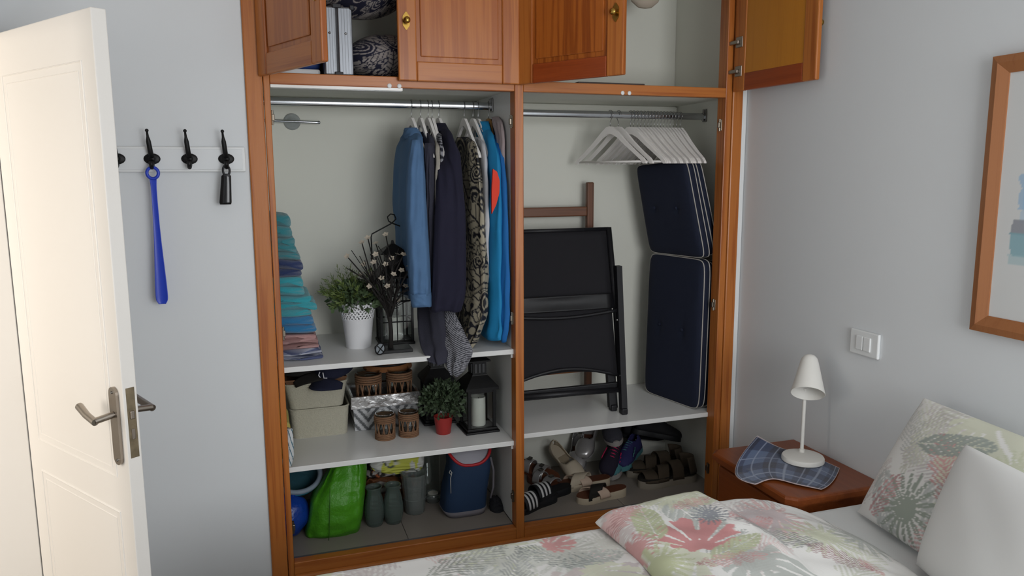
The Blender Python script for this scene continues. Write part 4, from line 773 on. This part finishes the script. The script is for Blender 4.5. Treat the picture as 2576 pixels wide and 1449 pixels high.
def jar(label, x, y):
    o = thing('glass_jar', label, 'jar', (x, y, ZF), 0, 'pair of quilted glass jars')
    prof = []; 
    for k in range(34): z = .170*k/33; prof.append((.034+.009*math.sin(PI*min(1, z/.13)) if z < .13 else .034-.004*math.sin((z-.13)/.04*PI), z))
    MB().lathe([(.001, 0)]+prof+[(r-.004, z) for r, z in reversed(prof) if z > .01]+[(.001, .006)], n=72, mod=lambda t, z: 1+.03*math.cos(10*t+z*180)*math.cos(10*t-z*180) if .01 < z < .13 else 1).build('body', JG, o, True); MB().tube([(.034*math.cos(t), .034*math.sin(t), .17) for t in [2*PI*k/32 for k in range(32)]], .003, 6, True).build('lip', JG, o, True); return o
jar('quilted smoky glass jar, left one of the pair on the wardrobe floor', .408, .235); jar('quilted smoky glass jar, right one of the pair on the wardrobe floor', .490, .232)
CG_ = mat('ribbed_clear_glass', '#ccd4d1', .08, trans=.85)
vz = thing('glass_vase', 'ribbed clear glass vase between the jars and the backpack', 'vase', (.598, .30, ZF))
pv = [(.040, 0), (.043, .004), (.048, .06), (.053, .12), (.058, .185)]
MB().lathe([(.001, 0)]+pv+[(r-.004, z) for r, z in reversed(pv[1:])]+[(.001, .012)], n=64, mod=lambda t, z: 1+.025*math.cos(16*t)).build('body', CG_, vz, True, auto=60)
for z in (.07, .13): MB().tube([((.049+.055*(z-.07))*math.cos(t), (.049+.055*(z-.07))*math.sin(t), z) for t in [2*PI*k/40 for k in range(40)]], .003, 6, True).build('ring', CG_, vz, True)
tv = thing('glass_cylinder', 'tall thin clear glass cylinder behind the ribbed vase', 'vase', (.70, .47, ZF))
MB().lathe([(.001, 0), (.053, 0), (.055, .003), (.055, .30), (.0525, .30), (.052, .01), (.001, .008)], n=44).build('body', GLASS, tv, True, auto=50); MB().tube([(.0538*math.cos(t), .0538*math.sin(t), .30) for t in [2*PI*k/40 for k in range(40)]], .002, 6, True).build('lip', GLASS, tv, True)
tl = thing('tealight_glass', 'small round glass tealight holder left of the backpack', 'tealight', (.70, .385, ZF))
MB().lathe([(.001, 0), (.030, 0), (.036, .008), (.036, .022), (.03, .035), (.034, .042), (.031, .042), (.027, .034), (.001, .03)], n=32).build('holder', CG_, tl, True, auto=50); MB().cyl((0, 0, .03), (0, 0, .040), .024, n=24).build('wax', WAX, tl)
BD = mat('denim_blue_canvas', '#18314f', .8, bump=(300, .3)); GY = mat('grey_webbing', '#6d6a70', .85); RD = mat('red_piping', '#b02028', .5)
bp = thing('backpack', 'open blue canvas drawstring backpack with red rim and grey base', 'backpack', (.84, .26, ZF))
def bring(v, uL, uR, y, dep):
    A = at(uL, v, y); B = at(uR, v, y+.01); out = []; c = (A+B)/2; w = (B[0]-A[0])/2
    for k in range(48):
        t = 2*PI*k/48; co, si = math.cos(t), math.sin(t); co = math.copysign(abs(co)**.55, co); si = math.copysign(abs(si)**.55, si); out.append(np.array([c[0]+w*co, y+dep/2+dep/2*si, c[2]]))
    return out
lv = [bring(v, a, b, y, d) for v, a, b, y, d in ((1298, 1128, 1222, .17, .14), (1285, 1120, 1228, .165, .16), (1240, 1124, 1232, .165, .16), (1200, 1132, 1238, .17, .155), (1178, 1136, 1240, .175, .15))]
top_ = []
for k, p in enumerate(lv[-1]):
    t = 2*PI*k/48; q = p.copy(); q[2] += .012+.055*(abs(math.cos(t))**1.5) if math.sin(t) < 0 else .03+.06; q[1] += .01; top_.append(q)
inn = [q+np.array([0, 0, -.002])-.06*(q-np.mean(top_, 0))*np.array([1, 1, 0]) for q in top_]; deep = [q*np.array([1, 1, 0])+np.array([0, 0, ZF+.12])-.1*(q-np.mean(top_, 0))*np.array([1, 1, 0]) for q in lv[-1]]
zb_ = ZF+.002-min(p[2] for p in lv[0])
MB().loft(lv+[top_], cap=False).build('body', BD, bp, True, world=True); MB().loft([inn, deep]).build('lining', mat('pale_lining', '#aaa9b2', .8), bp, True, world=True); MB().tube(top_, .007, 8, True).build('red_rim', RD, bp, True, world=True)
MB().loft([[p+np.array([0, 0, 0])+(p-np.mean(lv[0], 0))*np.array([.035, .035, 0]) for p in r] for r in lv[:1]]+[[p+(p-np.mean(lv[1], 0))*np.array([.03, .03, 0]) for p in lv[1]]]).build('grey_base', GY, bp, True, world=True)
a0 = at(1234, 1150, .2); MB().tube([a0, a0+np.array([.012, -.004, -.06]), a0+np.array([.010, -.006, -.14]), a0+np.array([-.004, -.006, -.19])], .005, 8).build('strap', GY, bp, True, world=True)
a0 = at(1136, 1190, .16); MB().tube([a0+np.array([-.004, -.004, -.005]), a0+np.array([-.012, -.006, .006]), a0+np.array([-.008, -.006, .016]), a0+np.array([.0, -.006, .004]), a0+np.array([-.006, -.006, -.02]), a0+np.array([-.006, -.006, -.09])], .0018, 5).build('cord', mat('white_cord', '#b6b4b0', .8), bp, True, world=True)
soft('small black pouch on the floor beside the backpack', 'black_pouch', 'bag', DARKJ, [(1297, 1240, .20, 1264, .20, .03), (1280, 1232, .20, 1268, .20, .04), (1262, 1232, .21, 1262, .21, .035), (1250, 1236, .21, 1252, .21, .02)], folds=(4, .004))

# ------------------------------------------------------------------ right bay: folding chairs, cushions
wc = thing('wooden_folding_chair', 'dark brown wooden folding chair frame leaning on the wardrobe back', 'chair', (1.30, .5, Z3))
for x in (1.542, 1.055): MB().rbox(x-.019, x+.016, .505, .535, Z3, 1.55, .006).build('upright', W_B, wc, world=True)
WBH = wood('brown_chair_rail', 0, '#4d2e1f', '#6b432c', rough=.5)
MB().rbox(1.07, 1.525, .510, .530, 1.385, 1.432, .006).build('back_rail', WBH, wc, world=True); MB().rbox(1.07, 1.525, .510, .530, .60, .655, .006).build('lower_rail', wood('tan_rail', 0, '#6b3c1c', '#8a5426', rough=.5), wc, world=True); MB().rbox(1.07, 1.525, .515, .530, .92, .96, .005).build('middle_rail', WBH, wc, world=True)
bc = thing('black_folding_chair', 'folded black reclining garden chair standing on the right shelf', 'chair', (1.30, .3, Z3)); FB = mat('black_mesh_fabric', '#17161b', .85, bump=(700, .4, .001))
def sl(z): return .20+.20*(z-Z3)/.85
def panel(name, x0, x1, z0, z1, dyp, m=FB, sag=.008, bot=0):
    def f(a, b, s): x = x0+(x1-x0)*a; z = z0+(z1-z0)*b+bot*math.sin(PI*a)*(1-b); return (x, sl(z)+dyp+s+sag*math.sin(PI*a)*math.sin(PI*b), z)
    MB().grid(lambda a, b: f(a, b, 0), 16, 12).build(name, m, bc, True, world=True, solid=.006)
panel('back_fabric', 1.03, 1.574, .985, 1.325, .0); panel('seat_fabric', 1.03, 1.555, .66, 1.02, -.025, bot=.03)
def bar(name, pts, r, m=BLACKP): MB().tube(pts, r, 10).build(name, m, bc, True, world=True)
for x in (1.035, 1.585): bar('side_rail', [(x, sl(1.34)-.005, 1.335), (x, sl(1.0)-.01, 1.0), (x-.01, sl(.62)-.01, .60)], .014)
for x, q in ((1.02, -.04), (1.598, -.045)): MB().loft([[(x+a-.055*(1.16-z)*(1 if x > 1.3 else -.3), sl(z)+q+b, z) for a, b in ((-.014, -.016), (.014, -.016), (.014, .016), (-.014, .016))] for z in (1.16, 1.0, .7, Z3+.012)]+[]).build('leg', BLACKP, bc, world=True)
for x, q in ((1.06, .0), (1.548, .02)): MB().loft([[(x+a+(1.0-z)*-.02, sl(z)+q+b, z) for a, b in ((-.02, -.014), (.02, -.014), (.02, .014), (-.02, .014))] for z in (1.1, .8, Z3+.014)]).build('rear_leg', BLACKP, bc, world=True)
for x, q in ((1.561, -.045), (1.032, -.04), (1.538, .02)): MB().rbox(x-.016, x+.014, sl(Z3)+q-.02, sl(Z3)+q+.02, Z3, Z3+.03, .006).build('foot', BLACKP, bc, world=True)
bar('curved_bar', [(1.03+.55*k/14, sl(.98)-.045, .955-.02*math.sin(PI*k/14)) for k in range(15)], .008); bar('curved_bar', [(1.03+.53*k/14, sl(.7)-.03, .655+.05*math.sin(PI*k/14)) for k in range(15)], .008)
panel('headrest', 1.03, 1.56, .965, 1.035, -.04, mat('black_vinyl', '#131316', .4)); bar('cross_bar', [(1.03, sl(.585)-.02, .60), (1.575, sl(.585)-.02, .588)], .013); bar('top_bar', [(1.03, sl(1.33), 1.328), (1.585, sl(1.33), 1.328)], .010)
MB().rbox(1.03, 1.57, sl(.59)-.01, sl(.59)+.012, .575, .62, .004).build('lower_slat', BLACKP, bc, world=True)
for x, z in ((1.567, .912), (1.56, .66), (1.598, 1.15)): MB().ball((x, sl(z)-.05, z), .006).build('rivet', STEEL, bc, True, world=True)
NC = mat('navy_canvas', '#151c30', .9, bump=(500, .35, .002)); PIPE = mat('white_piping', '#a8a49e', .7)
def slab(parent, name, q, th, nrm, m=NC, n=30, bul=.02):
    FT, NT, NBt, FBt = [np.array(p, float) for p in q]; nrm = np.array(nrm, float); nrm /= np.linalg.norm(nrm); mb = MB()
    for s in (0, 1):
        def f(a, b, s=s):
            u, v = 2*a-1, 2*b-1; p = (1-a)*(1-b)*FBt+a*(1-b)*NBt+(1-a)*b*FT+a*b*NT; c = (FT+NT+NBt+FBt)/4
            k = 1-.05*(abs(u)**10)*(abs(v)**10); p = c+(p-c)*k; e = (1-u**8)*(1-v**8); w = bul*max(0, e)**.6-.010*math.exp(-((abs(u)-.42)**2+(v*.9+.0)**2)/.006)*(1 if s == 0 else 0)
            return p+nrm*(th*s+(w if s else -w))
        mb.grid(f, n, n)
    g = lambda i, j: j*n+i; per = [(i, 0) for i in range(n)]+[(n-1, j) for j in range(1, n)]+[(i, n-1) for i in range(n-2, -1, -1)]+[(0, j) for j in range(n-2, 0, -1)]; N = n*n
    mb.f += [(g(*per[k]), g(*per[(k+1) % len(per)]), N+g(*per[(k+1) % len(per)]), N+g(*per[k])) for k in range(len(per))]
    o = mb.build(name, m, parent, True, world=True, auto=60); V = np.array(mb.v)
    for s in (0, 1):
        pp_ = MB().tube([V[s*N+g(*p)] for p in per], .0028, 6, True).build('piping', PIPE, o, True); pp_.data.transform(Matrix.Translation(-Vector(parent.location)))
    if name.startswith('pad'):
        for u in (-.42, .42):
            i, j = int((u+1)/2*(n-1)), n//2; bt = MB().ball(V[g(i, j)]-nrm*.001, .008, .008, .008, 10, 6).build('button', NC, o, True); bt.data.transform(Matrix.Translation(-Vector(parent.location)))
    return o
nr_ = (.96, .22, 0)
cu = thing('lounger_cushion', 'navy tufted lounger cushion with white piping, front one of two', 'cushion', (1.88, .27, Z3), 0, 'folded navy lounger cushions')
slab(cu, 'pad_lower', (at(1636, 636, .45), at(1774, 655, .06), (1.912, .075, Z3+.004), (1.826, .447, Z3+.004)), .035, nr_); slab(cu, 'pad_upper', (at(1600, 416, .46), at(1728, 402, .10), at(1774, 650, .06), at(1636, 634, .45)), .035, nr_)
cu2 = thing('lounger_cushion', 'navy tufted lounger cushion with white piping, rear one against the side wall', 'cushion', (1.95, .27, Z3), 0, 'folded navy lounger cushions'); off = np.array([.062, .01, 0])
slab(cu2, 'pad_lower', (at(1640, 642, .45)+off, at(1772, 662, .06)+off, np.array((1.912, .075, Z3+.004))+off, np.array((1.826, .447, Z3+.004))+off), .03, nr_); slab(cu2, 'pad_upper', (at(1612, 416, .46)+off, at(1722, 402, .10)+off, at(1772, 645, .06)+off, at(1640, 632, .45)+off), .03, nr_)

# ------------------------------------------------------------------ shoes
def hw(t):     # half width of a footprint, heel 0 .. toe 1
    return np.interp(t, [0, .03, .1, .25, .42, .6, .75, .88, .95, 1], [.010, .021, .031, .034, .033, .042, .047, .041, .029, .010])
def foot(n=18): 
    ts = [0.5*(1-math.cos(PI*k/n)) for k in range(n+1)]; c = lambda t: .006*math.sin(PI*t)*0+.008*(t-.5)**2*2
    return [(t, hw(t)+c(t)) for t in ts], [(t, -hw(t)+c(t)) for t in ts]
def outline(L, z, k=1.0):
    a, b = foot(); return [(t*L, y*k, z) for t, y in a]+[(t*L, y*k, z) for t, y in reversed(b)]
def shoe(name, label, loc, rz, rx=0, ry=0, group='shoes on the wardrobe floor', s=1):
    o = thing(name, label, 'shoe', loc, 0, group); o.rotation_euler = (rx, ry, rz); o.scale = (s, s, s); return o
def sole(o, L, h, m, heel=0, nm='sole'): MB().loft([[(x, y, z+(heel*max(0, 1-x/L*1.6)) if z > 0 else z) for x, y, z in outline(L, zz_, kk)] for zz_, kk in ((0, .95), (h*.2, 1), (h*.9, 1), (h, .97))]).build(nm, m, o, True, auto=45)
def strap(o, t0, t1, L, h, m, hh_=.05, skew=0, nm='strap', wid=1.0, colfn=None, nb=10):
    def f(a, b):
        t = t0+(t1-t0)*b; th = PI*a; w = hw(min(1, max(0, t)))*1.03*wid; return ((t+skew*math.cos(th))*L, w*math.cos(th), h*.6+hh_*math.sin(th)**.8)
    return MB().grid(f, 24, nb).build(nm, m, o, True, solid=.004, colfn=colfn)
def sneaker(o, L, up, sol, lace, h=.03, acc=None, hi=.085):
    sole(o, L, h, sol); N, M = 30, 22; vs, fc = [], []
    for i in range(N):
        t = .012+.976*i/(N-1); H = np.interp(t, [0, .04, .15, .35, .5, .65, .85, .96, 1], [.5*hi, .9*hi, hi, hi*.85, hi*.80, hi*.62, hi*.42, hi*.28, .06*hi]); w = hw(t)*1.0
        for j in range(M): th = PI*j/(M-1); vs.append((t*L, w*math.copysign(abs(math.cos(th))**.8, math.cos(th))*(1-.22*math.sin(th)), h*.85+H*math.sin(th)**.75))
    for i in range(N-1):
        for j in range(M-1):
            t = (i+.5)/(N-1); th = (j+.5)/(M-1)
            if .06 < t < .40 and abs(th-.5) < .24*math.sin(PI*min(1, (t-.06)/.34))**.5+.02: continue
            fc.append((i*M+j, i*M+j+1, (i+1)*M+j+1, (i+1)*M+j))
    MB().add(vs, fc).build('upper', up, o, True, solid=.005)
    MB().loft([[(x*.94+.006, y*.8, z) for x, y, z in outline(L, zq)] for zq in (h*.8, h*.95)]).build('insole', mat('dark_insole', '#20202a', .9), o, True, auto=40)
    for q in range(5):
        t = .42+.06*q; H = np.interp(t, [.4, .5, .65, .85], [hi*.84, hi*.80, hi*.62, hi*.42]); MB().tube([(t*L, .019, h*.85+H*.90), (t*L+.004, 0, h*.85+H+.004), (t*L, -.019, h*.85+H*.90)], .0026, 6).build('lace', lace, o, True)
    if acc:
        for s in (1, -1): MB().tube([((.45+.04*k)*L, s*(hw(.45+.04*k)*.985+.002), h+.034-.003*k+(.012 if k % 2 else 0)) for k in range(7)], .003, 5).build('side_stripe', acc, o, True)
def deg(a): return math.radians(a)
SLB = mat('black_rubber', '#141519', .6); WST = mat('white_stripe', '#d2d2d2', .6); SILVL = mat('silver_leather', '#b5b3b3', .3, .6); CRL = mat('cream_leather', '#b7ab97', .6); TANF = mat('brown_footbed', '#5b3420', .6); OFFW = mat('offwhite_sole', '#b8ab95', .7); BRN = mat('olive_brown_suede', '#443a2e', .9, bump=(150, .3)); BLK = mat('black_suede', '#17140f', .8); TEAL = mat('teal_mesh', '#4a7f86', .8, bump=(500, .3)); PURP = mat('indigo_mesh', '#2b2a5c', .8); PINK = mat('hot_pink', '#c01f55', .6); BSN = mat('black_purple_mesh', '#1f1a2c', .85, bump=(500, .3)); GREYS = mat('light_sole', '#9c9794', .6); BEIGE = mat('beige_strap', '#c2ab98', .6)
def slide(label, loc, rz, ry=0):
    o = shoe('slide_sandal', label, loc, rz, 0, ry); sole(o, .265, .028, SLB, .01); strap(o, .48, .80, .265, .028, SLB, .058)
    for k in range(3): strap(o, .53+.085*k, .57+.085*k, .265, .031, WST, .0585, nm='white_stripe', wid=1.015, nb=3)
slide('black slide sandal with three white stripes, nearest the centre post', (1.245, .215, ZF), deg(200)); slide('black slide sandal with three white stripes, second from the centre post', (1.345, .285, ZF), deg(196))
def cross(label, loc, rz, m1, m2, fb, sm):
    o = shoe('cross_strap_sandal', label, loc, rz); sole(o, .255, .030, sm, .012); MB().loft([[(x, y, z+.012*max(0, 1-x/.255*1.6)) for x, y, z in outline(.255, q, .93)] for q in (.029, .033)]).build('footbed', fb, o, True, auto=40)
    strap(o, .44, .72, .255, .032, m1, .050, .13, 'cross_strap'); strap(o, .52, .74, .255, .032, m2, .042, -.13, 'cross_strap'); return o
cross('brown sandal with black and rose crossed straps, in front of the shoe pile', (1.580, .165, ZF), deg(184), BLK, BEIGE, TANF, OFFW); cross('cream sandal with crossed straps behind the black and brown one', (1.560, .295, ZF), deg(176), CRL, BEIGE, TANF, OFFW)
def silver(label, loc, rz, rx=0, ry=0, strapm=SILVL):
    o = shoe('silver_sandal', label, loc, rz, rx, ry); sole(o, .25, .025, TANF, .012); strap(o, .50, .72, .25, .026, strapm, .042); strap(o, .26, .42, .25, .026, strapm, .055, .02); 
    for t in (.34, .61): MB().rbox(t*.25-.010, t*.25+.010, -.012, .012, .074 if t < .5 else .06, .082 if t < .5 else .068, .002).build('buckle', STEEL, o)
silver('silver sandal with buckled straps, at the left of the shoe pile', (1.20, .47, ZF), deg(-62)); silver('second silver sandal tipped behind the first one', (1.16, .55, ZF+.05), deg(-50), .2, .15)
def loafer(label, loc, rz, rx, ry, m, fb):
    o = shoe('loafer', label, loc, rz, rx, ry); sole(o, .25, .014, m, .006); N, M = 26, 20; vs, fc = [], []
    for i in range(N):
        t = .012+.976*i/(N-1); H = np.interp(t, [0, .05, .25, .5, .62, .8, .95, 1], [.05, .058, .048, .042, .050, .044, .028, .004])
        for j in range(M): th = PI*j/(M-1); vs.append((t*.25, hw(t)*math.cos(th)*(1-.06*math.sin(th)), .012+H*math.sin(th)**.6))
    for i in range(N-1):
        for j in range(M-1):
            t = (i+.5)/(N-1); th = (j+.5)/(M-1)
            if .05 < t < .62 and abs(th-.5) < .42*math.sin(PI*(t-.05)/.57)**.35: continue
            fc.append((i*M+j, i*M+j+1, (i+1)*M+j+1, (i+1)*M+j))
    MB().add(vs, fc).build('upper', m, o, True, solid=.004); MB().loft([[(x*.96+.004, y*.9, z) for x, y, z in outline(.25, q)] for q in (.013, .017)]).build('footbed', fb, o, True, auto=40); return o
loafer('cream slip-on shoe with cut-outs leaning on the silver loafers', (1.345, .53, ZF+.13), deg(-68), .3, .5, CRL, mat('beige_footbed', '#8f826d', .8)); loafer('silver loafer with brown insole lying on the shoe pile', (1.53, .58, ZF+.15), deg(-118), .2, .5, SILVL, mat('caramel_footbed', '#7a4f2c', .7)); loafer('second silver loafer further back, under the shelf', (1.60, .575, ZF+.2), deg(-128), .1, .45, SILVL, mat('dark_caramel_footbed', '#4a2a1c', .7))
o = shoe('sneaker', 'black and pink running shoe lying on its side in the pile', (1.70, .52, ZF+.12), deg(-128), -.35, .42); sneaker(o, .265, BSN, GREYS, PINK, acc=PINK)
o = shoe('sneaker', 'dark grey patterned sneaker at the back, under the shelf', (1.66, .575, ZF+.22), deg(-100), .2, .2); sneaker(o, .25, mat('grey_pattern_mesh', '#3a3a42', .9, bump=(200, .8)), GREYS, GREYS)
o = shoe('sneaker', 'teal running shoe with indigo laces in the middle of the pile', (1.735, .52, ZF+.055), deg(-128), .1, .2); sneaker(o, .255, TEAL, GREYS, PURP, acc=PURP)
o = shoe('sneaker', 'second teal and indigo running shoe behind the first', (1.83, .50, ZF+.075), deg(-140), .1, .16); sneaker(o, .25, PURP, TEAL, TEAL, acc=TEAL)
o = shoe('sneaker', 'black sneaker with white lace on top of the brown sandals', (1.775, .47, ZF+.175), deg(-6), -.2, .25); sneaker(o, .275, mat('black_mesh', '#121216', .8), SLB, WST, hi=.09)
o = shoe('sneaker', 'second black sneaker leaning in the back right corner', (1.745, .555, ZF+.14), deg(-2), .3, .12); sneaker(o, .27, mat('black_mesh', '#121216', .8), SLB, SLB, hi=.09)
def trek(label, loc, rz):
    o = shoe('trekking_sandal', label, loc, rz, s=1.12); sole(o, .275, .034, mat('grey_foam_sole', '#8d8578', .7), .008); MB().loft([[(x, y, z) for x, y, z in outline(.275, q, 1.0)] for q in (.033, .046)]).build('midsole', BLK, o, True, auto=40)
    strap(o, .72, .93, .275, .045, BRN, .036, 0, 'toe_strap'); strap(o, .48, .68, .275, .045, BRN, .058, .05, 'instep_strap'); strap(o, .30, .50, .275, .045, BRN, .075, -.04, 'ankle_strap')
    MB().grid(lambda a, b: ((.16-.17*math.cos((a-.5)*PI*.98))*.275+.02*b, .036*math.sin((a-.5)*PI*.98), .045+.075*b), 22, 6).build('heel_counter', BRN, o, True, solid=.006); return o
trek('olive brown trekking sandal with pale sole at the front right', (1.985, .205, ZF), deg(178)); trek('olive brown trekking sandal just behind the front right one', (1.990, .325, ZF), deg(174))

# ------------------------------------------------------------------ upper cupboards
ZU = 1.9555
ac = thing('aluminium_case', 'ribbed aluminium case standing upright in the upper left cupboard', 'case', (.31, .2, ZU))
AL2 = mat('dark_trim', '#26262b', .5)
for a, b in ((.257, .304), (.308, .362)):
    MB().rbox(a, b, .045, .40, ZU+.003, 2.205, .006).build('shell', ALU, ac, world=True)
    for k in range(5): x = a+.006+(b-a-.012)*k/4; MB().box(x-.0012, x+.0012, .0425, .046, ZU+.01, 2.198).build('rib', ALU, ac, world=True)
MB().box(.3035, .3085, .05, .40, ZU+.001, 2.20).build('gap_strip', AL2, ac, world=True)
for z in (ZU+.008, 2.205): MB().rbox(.292, .322, .036, .05, z-.006, z+.008, .002).build('clasp', AL2, ac, world=True)
for x in (.257, .362): MB().rbox(x-.008, x+.008, .04, .06, 2.195, 2.212, .003).build('corner_cap', AL2, ac, world=True)
for x in (.279, .337): MB().ball((x, .043, 2.11), .0045, .003, .0045).build('rivet', STEEL, ac, True, world=True)
def bagpat(sd): return lambda P: paisley(np.stack([P[:, 0]+P[:, 1]*.5, P[:, 2]], 1), sd, '#1b1c33', '#a59d98', 420, (.2, 1.0, 1.92, 2.4), (.018, .04))
b1 = MB(); b1.ball((.505, .24, ZU+.093), .15, .17, .094, 220, 120, .012, 2.0); tag(b1.build('patterned_cushion', printed('navy_scroll_print', .8), None, True, colfn=bagpat(3)), 'navy scroll-print cushion standing right of the aluminium case', 'cushion')
b2 = MB(); b2.ball((.41, .24, 2.29), .18, .18, .085, 220, 110, .012, 1.0); tag(b2.build('patterned_cushion', printed('navy_scroll_print', .8), None, True, colfn=bagpat(5)), 'navy scroll-print cushion lying on top of the aluminium case', 'cushion')
fb = MB(); fb.rbox(.06, .245, .10, .38, ZU+.001, ZU+.03, .008).build('x', WHITE); o = bpy.data.objects['x']; o.name = 'storage_box_lid'; tag(o, 'white flat box lying behind the first upper door', 'box')
o = MB().rbox(.10, .252, .14, .40, ZU+.031, 2.17, .02, 3).build('blue_bag', mat('blue_nylon', '#1c3a78', .6, bump=(40, .4)), None, True); tag(o, 'dark blue nylon bag standing left of the aluminium case', 'bag')
o = MB().rbox(1.27, 1.575, .04, .30, ZU+.001, ZU+.011, .002).build('dark_board', mat('dark_board', '#4a3f3a', .6)); tag(o, 'thin dark board lying on the upper right cupboard floor', 'board')
hb2 = thing('hanging_bag', 'pale beige cloth bag hanging at the top of the right cupboard', 'bag', (1.68, .3, 2.2)); 
q0 = at(1622, 22, .3); MB().loft([[(q0[0]+w_*math.cos(t), .3+w_*.6*math.sin(t), z) for t in [2*PI*k/28 for k in range(28)]] for w_, z in ((.005, q0[2]), (.035, q0[2]+.006), (.065, q0[2]+.03), (.085, q0[2]+.08), (.08, q0[2]+.2), (.03, 2.50))]).build('body', mat('beige_cloth', '#b7ab9c', .9), hb2, True, world=True)
MB().tube([(q0[0], .3, 2.49), (q0[0], .3, 2.5995)], .004, 6).build('cord', mat('beige_cloth', '#b7ab9c', .9), hb2, True, world=True)

def st2(P): return np.where((((P[:, 0]+.25*P[:, 2])*70) % 1 < .22)[:, None], np.array(lin('#2f5f70')), np.array(lin('#c3c6c6')))
soft('white cloth with thin teal stripes hanging at the left end of the middle shelf', 'striped_cloth', 'cloth', printed('teal_stripe', .9), [(1078, 716, .05, 733, .02, .012), (1110, 716, .03, 737, .008, .012), (1150, 718, .02, 738, .004, .010), (1172, 720, .015, 732, .006, .006)], colfn=st2, m=60, n=60, folds=(3, .002))
